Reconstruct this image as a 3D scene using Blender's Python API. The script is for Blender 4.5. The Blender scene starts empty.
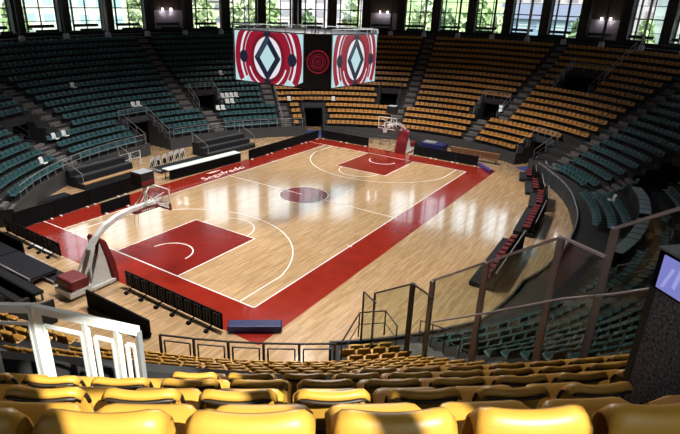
import bpy, math, random
import numpy as np
from mathutils import Matrix, Vector

rnd = random.Random(7)
SC = bpy.context.scene
COL = SC.collection
R = math.radians

# ------------------------------------------------------------------ camera
CAM_LOC = np.array([-15.1452, -13.7216, 12.4998])
YAW, PITCH, ROLL, FPX = .553, -.3752, .0407, 513.65
_f = np.array([math.cos(YAW)*math.cos(PITCH), math.sin(YAW)*math.cos(PITCH), math.sin(PITCH)])
_r0 = np.array([math.sin(YAW), -math.cos(YAW), 0.0]); _u0 = np.cross(_r0, _f)
_r = math.cos(ROLL)*_r0 + math.sin(ROLL)*_u0; _u = -math.sin(ROLL)*_r0 + math.cos(ROLL)*_u0
cd = bpy.data.cameras.new('camera'); cam = bpy.data.objects.new('camera', cd); COL.objects.link(cam)
cam.matrix_world = Matrix(((_r[0], _u[0], -_f[0], CAM_LOC[0]), (_r[1], _u[1], -_f[1], CAM_LOC[1]),
                           (_r[2], _u[2], -_f[2], CAM_LOC[2]), (0, 0, 0, 1)))
cd.sensor_fit = 'HORIZONTAL'; cd.sensor_width = 36.0; cd.lens = 36.0*FPX/680.0
cd.clip_start = .05; cd.clip_end = 1500
SC.camera = cam

# ------------------------------------------------------------------ world, sun, exposure
SC.view_settings.view_transform = 'Standard'
SC.view_settings.look = 'None'
SC.view_settings.gamma = 1.0
SC.view_settings.use_curve_mapping = False
SC.view_settings.exposure = 0.0
W = bpy.data.worlds.new('sky'); SC.world = W; W.use_nodes = True
bg = W.node_tree.nodes['Background']; bg.inputs[0].default_value = (.80, .90, 1.0, 1); bg.inputs[1].default_value = 3.3
SUN_AZ, SUN_EL = R(-110.5), R(43)          # where the sun stands
sd = bpy.data.lights.new('sun', 'SUN'); sd.energy = 14.0; sd.angle = R(.6); sd.color = (1, .98, .88)
sun = bpy.data.objects.new('sun', sd); COL.objects.link(sun)
_s = Vector((math.cos(SUN_AZ)*math.cos(SUN_EL), math.sin(SUN_AZ)*math.cos(SUN_EL), math.sin(SUN_EL)))
sun.rotation_euler = _s.to_track_quat('Z', 'Y').to_euler(); sun.location = (0, 0, 60)
# arena floodlights under the roof, aimed down at the court; last one an added fill
for i, (lx, ly, tx, ty, e) in enumerate([(2, 2, 1, 2, 1), (2, 14, 1, 16, 1), (14, 2, 14, 2, 1), (14, 16, 14, 18, 1),
                                         (26, 2, 29, 3, 1.1), (26, 14, 28, 16, 1), (14, 7.5, 14, 7.5, 1), (1, -3, -9, -10.5, .6)]):  # last entry: fill added to brighten the near stand
    ld = bpy.data.lights.new('flood_or_fill', 'SPOT'); ld.energy = 9600*e; ld.color = (1, .97, .92)
    ld.spot_size = R(112); ld.spot_blend = .75; ld.shadow_soft_size = .4
    lo = bpy.data.objects.new('flood_or_fill', ld); COL.objects.link(lo); lo.location = (lx, ly, 16.6)
    lo.rotation_euler = (Vector((lx, ly, 16.6))-Vector((tx, ty, 0))).to_track_quat('Z', 'Y').to_euler()

# ------------------------------------------------------------------ materials
def mat(name, col, rough=.6, metal=0., var=0., vscale=8., bump=0., bscale=60., emit=None, estr=0., spec=.5, coat=0.):
    m = bpy.data.materials.new(name); m.use_nodes = True
    nt = m.node_tree; b = nt.nodes['Principled BSDF']
    b.inputs['Base Color'].default_value = (*col, 1); b.inputs['Roughness'].default_value = rough
    b.inputs['Metallic'].default_value = metal; b.inputs['Specular IOR Level'].default_value = spec
    b.inputs['Coat Weight'].default_value = coat
    b.inputs['Coat IOR'].default_value = 1.65; b.inputs['Coat Roughness'].default_value = .06
    if emit:
        b.inputs['Emission Color'].default_value = (*emit, 1); b.inputs['Emission Strength'].default_value = estr
    if var or bump:
        tc = nt.nodes.new('ShaderNodeTexCoord')
    if var:
        n = nt.nodes.new('ShaderNodeTexNoise'); n.inputs['Scale'].default_value = vscale; n.inputs['Detail'].default_value = 4
        nt.links.new(tc.outputs['Object'], n.inputs['Vector'])
        r = nt.nodes.new('ShaderNodeValToRGB')
        r.color_ramp.elements[0].position = .3; r.color_ramp.elements[1].position = .7
        r.color_ramp.elements[0].color = (*[c*(1-var) for c in col], 1)
        r.color_ramp.elements[1].color = (*[min(1, c*(1+var)) for c in col], 1)
        nt.links.new(n.outputs['Fac'], r.inputs['Fac']); nt.links.new(r.outputs['Color'], b.inputs['Base Color'])
    if bump:
        n2 = nt.nodes.new('ShaderNodeTexNoise'); n2.inputs['Scale'].default_value = bscale; n2.inputs['Detail'].default_value = 3
        nt.links.new(tc.outputs['Object'], n2.inputs['Vector'])
        bp = nt.nodes.new('ShaderNodeBump'); bp.inputs['Strength'].default_value = bump; bp.inputs['Distance'].default_value = .02
        nt.links.new(n2.outputs['Fac'], bp.inputs['Height']); nt.links.new(bp.outputs['Normal'], b.inputs['Normal'])
    return m

def wood_mat():
    m = mat('court_parquet', (.6, .4, .2), .16, spec=.6, coat=1.)
    nt = m.node_tree; b = nt.nodes['Principled BSDF']; b.inputs['Coat Roughness'].default_value = .09; b.inputs['Coat IOR'].default_value = 1.8
    tc = nt.nodes.new('ShaderNodeTexCoord')
    br = nt.nodes.new('ShaderNodeTexBrick'); br.offset = .37; br.offset_frequency = 2
    br.inputs['Scale'].default_value = 1.; br.inputs['Brick Width'].default_value = 1.3; br.inputs['Row Height'].default_value = .11
    br.inputs['Mortar Size'].default_value = .002; br.inputs['Bias'].default_value = -.05
    br.inputs['Color1'].default_value = (.66, .45, .255, 1); br.inputs['Color2'].default_value = (.52, .325, .165, 1)
    br.inputs['Mortar'].default_value = (.35, .2, .1, 1)
    nt.links.new(tc.outputs['Object'], br.inputs['Vector'])
    mp = nt.nodes.new('ShaderNodeMapping'); mp.inputs['Scale'].default_value = (.5, 5, 1)
    nt.links.new(tc.outputs['Object'], mp.inputs['Vector'])
    nz = nt.nodes.new('ShaderNodeTexNoise'); nz.inputs['Scale'].default_value = 1.6; nz.inputs['Detail'].default_value = 6
    nt.links.new(mp.outputs['Vector'], nz.inputs['Vector'])
    rp = nt.nodes.new('ShaderNodeValToRGB'); rp.color_ramp.elements[0].position = .3; rp.color_ramp.elements[1].position = .75
    rp.color_ramp.elements[0].color = (.78, .75, .72, 1); rp.color_ramp.elements[1].color = (1.18, 1.16, 1.12, 1)
    nt.links.new(nz.outputs['Fac'], rp.inputs['Fac'])
    mx = nt.nodes.new('ShaderNodeMix'); mx.data_type = 'RGBA'; mx.blend_type = 'MULTIPLY'; mx.inputs[0].default_value = 1
    nt.links.new(br.outputs['Color'], mx.inputs[6]); nt.links.new(rp.outputs['Color'], mx.inputs[7])
    nt.links.new(mx.outputs[2], b.inputs['Base Color'])
    return m

def glass_mat(name, tint, gloss=.08):
    m = bpy.data.materials.new(name); m.use_nodes = True; nt = m.node_tree; nt.nodes.clear()
    o = nt.nodes.new('ShaderNodeOutputMaterial'); t = nt.nodes.new('ShaderNodeBsdfTransparent'); g = nt.nodes.new('ShaderNodeBsdfGlossy')
    mx = nt.nodes.new('ShaderNodeMixShader'); t.inputs[0].default_value = (*tint, 1); g.inputs['Roughness'].default_value = .03
    mx.inputs[0].default_value = gloss
    nt.links.new(t.outputs[0], mx.inputs[1]); nt.links.new(g.outputs[0], mx.inputs[2]); nt.links.new(mx.outputs[0], o.inputs[0])
    return m

M = dict(
    wood=wood_mat(),
    red=mat('red_court_paint', (.29, .021, .011), .17, var=.12, vscale=1.2, spec=.6, coat=.6),
    keyred=mat('dark_red_court_paint', (.20, .012, .008), .2, spec=.5, coat=.4),
    line=mat('white_court_line', (.85, .84, .8), .3),
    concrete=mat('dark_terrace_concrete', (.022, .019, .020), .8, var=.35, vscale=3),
    step=mat('worn_step_edge', (.14, .125, .12), .8, var=.3, vscale=5),
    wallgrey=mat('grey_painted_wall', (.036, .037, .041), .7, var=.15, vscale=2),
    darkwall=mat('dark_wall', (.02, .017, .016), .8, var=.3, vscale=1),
    brownwall=mat('brown_wall_panel', (.05, .028, .02), .6, var=.3, vscale=1.5),
    lilac=mat('lilac_grey_wall', (.30, .25, .30), .7, var=.15, vscale=1),
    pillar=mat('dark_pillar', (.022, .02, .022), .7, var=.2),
    plinth=mat('pale_plinth', (.45, .46, .50), .6),
    steel=mat('grey_painted_steel', (.30, .31, .33), .4, .3),
    darksteel=mat('dark_painted_steel', (.045, .045, .05), .45, .2),
    mauve=mat('mauve_grey_steel', (.38, .33, .37), .5, .1),
    white=mat('white_painted_metal', (.78, .78, .76), .4, var=.06),
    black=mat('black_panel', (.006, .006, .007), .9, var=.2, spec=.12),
    blackfab=mat('black_fabric', (.012, .011, .014), .9, bump=.2),
    rubber=mat('dark_rubber_mat', (.014, .015, .019), .8, var=.2, spec=.2),
    navy=mat('navy_vinyl', (.008, .009, .085), .55, var=.2),
    purple=mat('purple_vinyl', (.06, .03, .22), .5),
    maroon=mat('maroon_vinyl', (.16, .008, .012), .5, var=.12),
    redcush=mat('red_cushion', (.15, .008, .013), .7, var=.15),
    yellow=mat('yellow_seat_plastic', (.60, .30, .045), .42, var=.06, vscale=3),
    lip_shade=mat('painted_lip_shade', (.03, .018, .012), .5),  # shade beneath the seat lip, put in as colour
    orange=mat('orange_seat_plastic', (.46, .21, .045), .4, var=.1, vscale=1.1),
    teal=mat('teal_seat_plastic', (.026, .082, .092), .4, var=.25, vscale=.9),
    whiteseat=mat('white_seat_plastic', (.75, .76, .76), .4),
    darkseat=mat('black_seat_plastic', (.012, .012, .013), .5),
    screenblack=mat('scoreboard_casing', (.010, .010, .013), .4),
    glass=glass_mat('window_glass', (.93, .96, .95)),
    smoke=glass_mat('fence_glass', (.82, .86, .82), .03),
    clear=glass_mat('backboard_glass', (.90, .92, .93), .06),
    net=mat('white_cord', (.8, .8, .8), .7),
    tan=mat('tan_bench_wood', (.42, .24, .11), .5, var=.2),
    bwood=mat('brown_bench_wood', (.17, .07, .035), .5, var=.25),
    bluefloor=mat('blue_carpet', (.03, .06, .24), .8),
    paledesk=mat('pale_blue_desk', (.30, .36, .42), .5, var=.1),
    tabletop=mat('white_table_top', (.75, .8, .78), .4),
    speckle=mat('speckled_black_cloth', (.17, .17, .20), .7, var=.97, vscale=60, bump=.8, bscale=70),
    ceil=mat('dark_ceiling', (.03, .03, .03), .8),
    ground=mat('grass_ground', (.10, .16, .05), .9, var=.4, vscale=.05),
)
def emat(name, col, s): return mat(name, (0.01, 0.01, 0.01), .6, emit=col, estr=s)
M['e_pale'] = emat('screen_pale_blue', (.50, .74, .78), .95)
M['e_red'] = emat('screen_red', (.30, .008, .03), .95)
M['e_dred'] = emat('screen_dark_red', (.16, .006, .018), .95)
M['e_white'] = emat('screen_white', (.82, .80, .86), .95)
M['e_navy'] = emat('screen_navy', (.010, .016, .035), .9)
M['e_slate'] = emat('screen_slate', (.035, .055, .10), .9)
M['e_blue'] = emat('screen_violet_blue', (.22, .23, .62), .9)
M['e_blue2'] = emat('screen_light_violet', (.36, .38, .78), .9)
M['e_lamp'] = emat('lit_lamp', (1, .95, .9), 6)
M['e_win'] = emat('daylit_pane', (.8, .85, .85), .9)

# ------------------------------------------------------------------ mesh helpers
class MB:
    def __init__(s): s.v = []; s.f = []; s.mi = []; s.m = 0
    def quadpoly(s, pts):
        n = len(s.v); s.v += [tuple(map(float, p)) for p in pts]; s.f.append(tuple(range(n, n+len(pts)))); s.mi.append(s.m); return s
    def hexa(s, p):                     # p: 4 bottom pts (ccw), 4 top pts
        n = len(s.v); s.v += [tuple(map(float, q)) for q in p]
        for f in ((3, 2, 1, 0), (4, 5, 6, 7), (0, 1, 5, 4), (1, 2, 6, 5), (2, 3, 7, 6), (3, 0, 4, 7)):
            s.f.append(tuple(n+i for i in f)); s.mi.append(s.m)
        return s
    def box(s, x0, x1, y0, y1, z0, z1):
        return s.hexa([(x0, y0, z0), (x1, y0, z0), (x1, y1, z0), (x0, y1, z0), (x0, y0, z1), (x1, y0, z1), (x1, y1, z1), (x0, y1, z1)])
    def bar(s, p, q, w, h=None, up=(0, 0, 1)):
        h = h or w; p = np.array(p, float); q = np.array(q, float); d = q-p; d /= np.linalg.norm(d)+1e-9
        up = np.array(up, float)
        if abs(d@up) > .97: up = np.array([1., 0, 0])
        x = np.cross(up, d); x /= np.linalg.norm(x); y = np.cross(d, x)
        c = [(-1, -1), (1, -1), (1, 1), (-1, 1)]
        return s.hexa([p+x*a*w/2+y*b*h/2 for a, b in c]+[q+x*a*w/2+y*b*h/2 for a, b in c])
    def tube(s, pts, r, n=8, caps=True):
        pts = [np.array(p, float) for p in pts]; rr = r if hasattr(r, '__len__') else [r]*len(pts)
        base = len(s.v); prev = None
        for i, p in enumerate(pts):
            d = (pts[min(i+1, len(pts)-1)]-pts[max(i-1, 0)]); d /= np.linalg.norm(d)+1e-9
            a = prev if prev is not None else (np.array([0, 0, 1.]) if abs(d[2]) < .9 else np.array([1., 0, 0]))
            x = a-d*(a@d); x /= np.linalg.norm(x)+1e-9; prev = x; y = np.cross(d, x)
            for j in range(n):
                t = 2*math.pi*j/n; s.v.append(tuple(p+rr[i]*(math.cos(t)*x+math.sin(t)*y)))
        for i in range(len(pts)-1):
            for j in range(n):
                k = (j+1) % n; s.f.append((base+i*n+j, base+i*n+k, base+(i+1)*n+k, base+(i+1)*n+j)); s.mi.append(s.m)
        if caps:
            s.f.append(tuple(base+j for j in range(n))[::-1]); s.mi.append(s.m)
            e = base+(len(pts)-1)*n; s.f.append(tuple(e+j for j in range(n))); s.mi.append(s.m)
        return s
    def prism(s, poly, vec):            # planar polygon (3d pts) pushed along vec
        n = len(s.v); k = len(poly); vec = np.array(vec, float)
        s.v += [tuple(map(float, p)) for p in poly]+[tuple(np.array(p, float)+vec) for p in poly]
        s.f.append(tuple(range(n, n+k))[::-1]); s.f.append(tuple(range(n+k, n+2*k))); s.mi += [s.m, s.m]
        for i in range(k):
            j = (i+1) % k; s.f.append((n+i, n+j, n+k+j, n+k+i)); s.mi.append(s.m)
        return s
    def shell(s, G, th):                # G (nv,nu,3) grid thickened by th along its normal
        G = np.array(G, float); nv, nu, _ = G.shape
        dv = np.gradient(G, axis=0); du = np.gradient(G, axis=1); N = np.cross(du, dv); N /= np.linalg.norm(N, axis=2, keepdims=True)+1e-9
        H = G-N*th; n = len(s.v)
        s.v += [tuple(p) for p in G.reshape(-1, 3)]+[tuple(p) for p in H.reshape(-1, 3)]
        o = nv*nu; ix = lambda i, j: n+i*nu+j
        for i in range(nv-1):
            for j in range(nu-1):
                q = (ix(i, j), ix(i, j+1), ix(i+1, j+1), ix(i+1, j)); s.f.append(q); s.f.append(tuple(a+o for a in q[::-1])); s.mi += [s.m, s.m]
        ring = [ix(0, j) for j in range(nu)]+[ix(i, nu-1) for i in range(1, nv)]+[ix(nv-1, j) for j in range(nu-2, -1, -1)]+[ix(i, 0) for i in range(nv-2, 0, -1)]
        for a, b in zip(ring, ring[1:]+ring[:1]): s.f.append((b, a, a+o, b+o)); s.mi.append(s.m)
        return s
    def merge(s, v, f, mi=None):
        n = len(s.v); s.v += v; s.f += [tuple(n+i for i in q) for q in f]; s.mi += mi if mi else [s.m]*len(f)
    def mesh(s, name, mats, smooth=False, off=(0, 0, 0)):
        me = bpy.data.meshes.new(name)
        v = np.array(s.v, float)-np.array(off, float)
        me.from_pydata(v.tolist(), [], s.f)
        for m in (mats if isinstance(mats, (list, tuple)) else [mats]): me.materials.append(m)
        if any(s.mi): me.polygons.foreach_set('material_index', s.mi)
        if smooth: me.polygons.foreach_set('use_smooth', [True]*len(me.polygons))
        me.update(); return me
    def build(s, name, mats, parent=None, smooth=False, loc=None, bevel=0.):
        off = np.zeros(3)
        if parent is not None: off = np.array(parent.location)
        me = s.mesh(name, mats, smooth, off if loc is None else off+0)
        o = bpy.data.objects.new(name, me); COL.objects.link(o)
        if parent is not None: o.parent = parent
        if bevel:
            b = o.modifiers.new('bevel', 'BEVEL'); b.width = bevel; b.segments = 2; b.limit_method = 'ANGLE'
        return o

def tag(o, label=None, cat=None, group=None, kind=None):
    if label: o['label'] = label
    if cat: o['category'] = cat
    if group: o['group'] = group
    if kind: o['kind'] = kind
    return o
def thing(name, label, cat, loc=(0, 0, 0), group=None):
    o = bpy.data.objects.new(name, None); COL.objects.link(o); o.location = loc; o.empty_display_size = .2
    return tag(o, label, cat, group)
def struct(o): o['kind'] = 'structure'; return o

def copy_tree(o, loc, rotz, label=None, group=None):
    r = o.copy(); COL.objects.link(r); r.location = loc; r.rotation_euler = (0, 0, rotz)
    if label: r['label'] = label
    if group: r['group'] = group
    for ch in list(o.children):
        c = ch.copy(); COL.objects.link(c); c.parent = r
        for g in list(ch.children):
            d = g.copy(); COL.objects.link(d); d.parent = c
    return r

_ones = ['', 'first', 'second', 'third', 'fourth', 'fifth', 'sixth', 'seventh', 'eighth', 'ninth', 'tenth', 'eleventh', 'twelfth', 'thirteenth',
         'fourteenth', 'fifteenth', 'sixteenth', 'seventeenth', 'eighteenth', 'nineteenth']
_tens = {2: 'twent', 3: 'thirt', 4: 'fort', 5: 'fift', 6: 'sixt', 7: 'sevent', 8: 'eight', 9: 'ninet'}
def ordw(n):
    if n < 20: return _ones[n]
    t, u = divmod(n, 10)
    return _tens[t]+'ieth' if u == 0 else _tens[t]+'y-'+_ones[u]

# ------------------------------------------------------------------ the bowl: azimuth a (radians), row k
CX, CY, A0, DA, B0, DB, Z0 = 14.93, 5.88, 21.10, .8426, 19.39, .8397, .97
_zt = [(-180, 10.5), (-165, 10.45), (-120, 10.35), (-90, 9.6), (-60, 9.3), (-25, 9.7), (0, 9.8), (40, 9.45), (90, 8.5), (125, 7.7), (140, 7.7), (160, 9.4), (180, 10.5)]
_cq = [(-180, .05), (-115, .05), (-70, .08), (150, .08), (180, .05)]
_sh = [(-180, .1), (-166, .2), (-120, .2), (-100, 0), (165, 0), (180, .1)]      # the foreground rows sit a little further out
_kf = [(-180, -.7), (-125, -1.2), (-112, -3.0), (-88, -3.4), (-69, -3.1), (-47, -2.1), (-37, -1.2), (-30, -.6), (180, -.6)]
def _ip(tb, a): return float(np.interp((math.degrees(a)+180) % 360-180, [p for p, _ in tb], [q for _, q in tb]))
def zk(a, k):
    t = k/16; c = _ip(_cq, a); lower = .36*_ip(_sh, a)/.2*max(0, min(1, k/3, (12-k)/3))      # foreground: the lower tier lies a little deeper
    return -lower+Z0+(_ip(_zt, a)-Z0)*((1-c)*t+c*t*t) if k > 0 else Z0
def rad(a, k): return k+_ip(_sh, a)*max(0, min(1, k/2))*max(0, min(1, (19-k)/1.7))
def xy(a, k):
    k = rad(a, k); return np.array([CX+(A0+k*DA)*math.cos(a), CY+(B0+k*DB)*math.sin(a)])
def pt(a, k, z): p = xy(a, k); return np.array([p[0], p[1], z])
def inward(a, k):
    n = np.array([math.cos(a)/(A0+k*DA), math.sin(a)/(B0+k*DB)]); n /= np.linalg.norm(n); return -n
def kf(a): return _ip(_kf, a)
def px_of(p):
    d = np.array(p)-CAM_LOC; z = d@_f
    if z < .1: return (-9999, -9999, z)
    return (340+FPX*(d@_r)/z, 217-FPX*(d@_u)/z, z)

# openings: name -> (az0, az1, k0, k1, reaches the floor)
HOLES = dict(tunnel=(37.5, 43.5, -3, 3.2, 1), side=(85.5, 92.5, -3, 3.6, 1), corner=(-33, -27, -3, 2.2, 1), front=(-158, -144, -3, 2.3, 1),
             teal=(65.5, 71.5, 3.5, 6.4, 0), far=(16.5, 22, 3.5, 6.4, 0), bright=(-12.5, -6, 3.5, 6.4, 0), left=(109, 115, 3.5, 6.6, 0),
             upper=(-27.5, -20, 9.6, 12.4, 0), right=(-69, -60, 2.6, 5.6, 0), gate=(142, 180, -3, 2.4, 1), gateway=(-180, -158, -3, 2.4, 1), near=(-162, -145.2, 8.6, 12.4, 0))
def hole_at(ad, k, pad=0., padk=0.):
    for n, (a0, a1, k0, k1, fl) in HOLES.items():
        if a0-pad < ad < a1+pad and k0-padk < k < k1+padk: return n
    return None

# ------------------------------------------------------------------ floor (all court paint is part of its surface)
def make_floor():
    mb = MB(); MW, MR, MK, ML, MB_ = 0, 1, 2, 3, 4
    mb.m = MW; N = 160
    mb.quadpoly([pt(2*math.pi*i/N, 6.5, 0) for i in range(N)])
    def rect(x0, y0, x1, y1, z, m): mb.m = m; mb.quadpoly([(x0, y0, z), (x1, y0, z), (x1, y1, z), (x0, y1, z)])
    b = 2.05; z = .003
    rect(-b, -b, 28+b, 0, z, MR); rect(-b, 15, 28+b, 15+b+.15, z, MR); rect(-b, 0, 0, 15, z, MR); rect(28, 0, 28+b, 15, z, MR)
    rect(0, 5.05, 5.8, 9.95, z, MK); rect(22.2, 5.05, 28, 9.95, z, MK)
    mb.m = MK; mb.quadpoly([(14+1.8*math.cos(t), 7.5+1.8*math.sin(t), z) for t in np.linspace(0, 2*math.pi, 64, False)])
    w = .035; z = .006
    def ln(x0, y0, x1, y1):
        if x0 == x1: rect(x0-w, y0-w, x0+w, y1+w, z, ML)
        else: rect(x0-w, y0-w, x1+w, y0+w, z, ML)
    def arc(cx, cy, r, t0, t1, n=48, ww=w):
        mb.m = ML; ts = np.linspace(t0, t1, n+1)
        for a, c in zip(ts[:-1], ts[1:]):
            mb.quadpoly([(cx+(r-ww)*math.cos(a), cy+(r-ww)*math.sin(a), z), (cx+(r+ww)*math.cos(a), cy+(r+ww)*math.sin(a), z),
                         (cx+(r+ww)*math.cos(c), cy+(r+ww)*math.sin(c), z), (cx+(r-ww)*math.cos(c), cy+(r-ww)*math.sin(c), z)])
    ln(-b, 0, -b+.001, 0) if 0 else None
    ln(0, 0, 28, 0); ln(0, 15, 28, 15); ln(0, 0, 0, 15+b); ln(28, 0, 28, 15); ln(14, -.15, 14, 15.15)
    ln(28, 15, 28, 15+b)
    for s in (0, 1):
        X = (lambda v: 28-v) if s else (lambda v: v)
        xs = sorted((X(0), X(5.8)))
        ln(xs[0], 5.05, xs[1], 5.05); ln(xs[0], 9.95, xs[1], 9.95); ln(X(5.8), 5.05, X(5.8), 9.95)
        q = math.pi if s else 0
        arc(X(5.8), 7.5, 1.8, q-math.pi/2, q+math.pi/2); arc(X(1.575), 7.5, 1.25, q-math.pi/2, q+math.pi/2)
        t = math.acos(6.6/6.75); th = math.asin(6.6/6.75)
        arc(X(1.575), 7.5, 6.75, q-th, q+th); xe = X(1.575+6.75*math.cos(th)); x2 = sorted((X(0), xe))
        ln(x2[0], .9, x2[1], .9); ln(x2[0], 14.1, x2[1], 14.1)
    arc(14, 7.5, 1.8, 0, 2*math.pi, 72)
    ln(8.325, -.1, 8.325, .12); ln(19.675, 14.88, 19.675, 15.1)
    # blue carpet in the corner entrances
    mb.m = 4
    for (a0, a1, k0, k1) in ((-34, -29.5, -1.3, 2), (38, 43, -1.2, 3)):
        mb.quadpoly([pt(R(a), k, .004) for a, k in ((a0, k0), (a1, k0), (a1, k1), (a0, k1))])
    # lettering painted on the far border
    cu = bpy.data.curves.new('t', 'FONT'); cu.body = 'Segafredo'; cu.size = 1.0; cu.shear = .25
    to = bpy.data.objects.new('t', cu); COL.objects.link(to); bpy.context.view_layer.update()
    me = to.to_mesh(); mb.m = ML
    mb.merge([(v.co.x*1.2+11.8, v.co.y+15.55, .006) for v in me.vertices], [tuple(p.vertices) for p in me.polygons])
    to.to_mesh_clear(); bpy.data.objects.remove(to); bpy.data.curves.remove(cu)
    mb.m = ML; mb.prism([(13.2, 16.85, .003), (14.9, 16.75, .003), (14.1, 16.6, .003), (14.8, 16.5, .003), (13.5, 16.55, .003)], (0, 0, .003))
    return struct(mb.build('floor', [M['wood'], M['red'], M['keyred'], M['line'], M['bluefloor']]))
make_floor()

# ------------------------------------------------------------------ terraces, front wall, ring wall, ceiling
def in_frame(p, m=60):
    x, y, z = px_of(p); return z > .3 and -m < x < 680+m and -m < y < 434+m
def near_cam(a): return -166 < math.degrees(a) < -118
def deck(a, k):
    if near_cam(a) and k >= 17: return zk(a, 16)+.12
    return zk(a, k) if k < 18 else zk(a, 17)+.28
def make_terrace():
    mb = MB(); st = .5
    for i in range(720):
        d0 = -180+i*st; d1 = d0+st; dm = d0+st/2; a0, a1, am = R(d0), R(d1), R(dm)
        for k in range(0, 19):
            if hole_at(dm, k): continue
            ka = kf(am) if k == 0 else k-.55
            kb = 20.2 if k == 18 else k+.45
            zc = lambda a: deck(a, k)
            mb.quadpoly([pt(a0, ka, zc(a0)), pt(a0, kb, zc(a0)), pt(a1, kb, zc(a1)), pt(a1, ka, zc(a1))])
            if k > 0:
                zl = (lambda a: zk(a, k-1)) if not hole_at(dm, k-1) else (lambda a: zk(a, k)-.5)
                mb.quadpoly([pt(a0, ka, zl(a0)), pt(a0, ka, zc(a0)), pt(a1, ka, zc(a1)), pt(a1, ka, zl(a1))])
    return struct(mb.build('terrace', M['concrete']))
make_terrace()

def ring_wall(name, m, cond, k_of, z0_of, z1_of, th, st=1.0):
    mb = MB(); n = int(360/st)
    for i in range(n):
        d0 = -180+i*st; d1 = d0+st
        if not cond(d0+st/2): continue
        a0, a1 = R(d0), R(d1); k = k_of
        mb.hexa([pt(a0, k(a0), z0_of(a0)), pt(a1, k(a1), z0_of(a1)), pt(a1, k(a1)+th, z0_of(a1)), pt(a0, k(a0)+th, z0_of(a0)),
                 pt(a0, k(a0), z1_of(a0)), pt(a1, k(a1), z1_of(a1)), pt(a1, k(a1)+th, z1_of(a1)), pt(a0, k(a0)+th, z1_of(a0))])
    return struct(mb.build(name, m))
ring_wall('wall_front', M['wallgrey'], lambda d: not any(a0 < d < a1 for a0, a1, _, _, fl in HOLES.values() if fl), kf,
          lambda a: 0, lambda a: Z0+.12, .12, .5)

BAY = 7.2; BAY0 = -29.9                   # pillar azimuths BAY0 + n*BAY
K_WALL = 20.2; Z_HEAD = 16.5; Z_ROOF = 18.2
def bay_of(d): return int(math.floor((d-BAY0) / BAY))
SOLID = lambda n: n % 6 == 1 or -15 <= n <= -10  # beside every sixth bay, an unseen run closed to shade the near seats
SOLID0 = SOLID
SOLID = lambda n: SOLID0(n) or n in (-9, -8, -7, -6, -5, -4, -3) or n >= 20 or n <= -19  # more unseen bays, closed only to cut daylight on the stands
SUN_CUT = {-16: 4.6}                        # unseen panel added from this offset on to trim the sun patch          # every sixth bay is a closed panel
def sill(a): return zk(a, 17)+.28
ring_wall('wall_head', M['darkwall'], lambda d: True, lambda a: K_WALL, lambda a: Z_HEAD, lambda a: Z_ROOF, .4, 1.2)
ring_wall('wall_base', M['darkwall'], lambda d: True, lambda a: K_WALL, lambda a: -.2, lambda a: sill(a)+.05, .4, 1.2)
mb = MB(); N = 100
mb.prism([pt(2*math.pi*i/N, K_WALL+.6, Z_ROOF) for i in range(N)], (0, 0, .3)); struct(mb.build('ceiling', M['ceil']))

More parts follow.
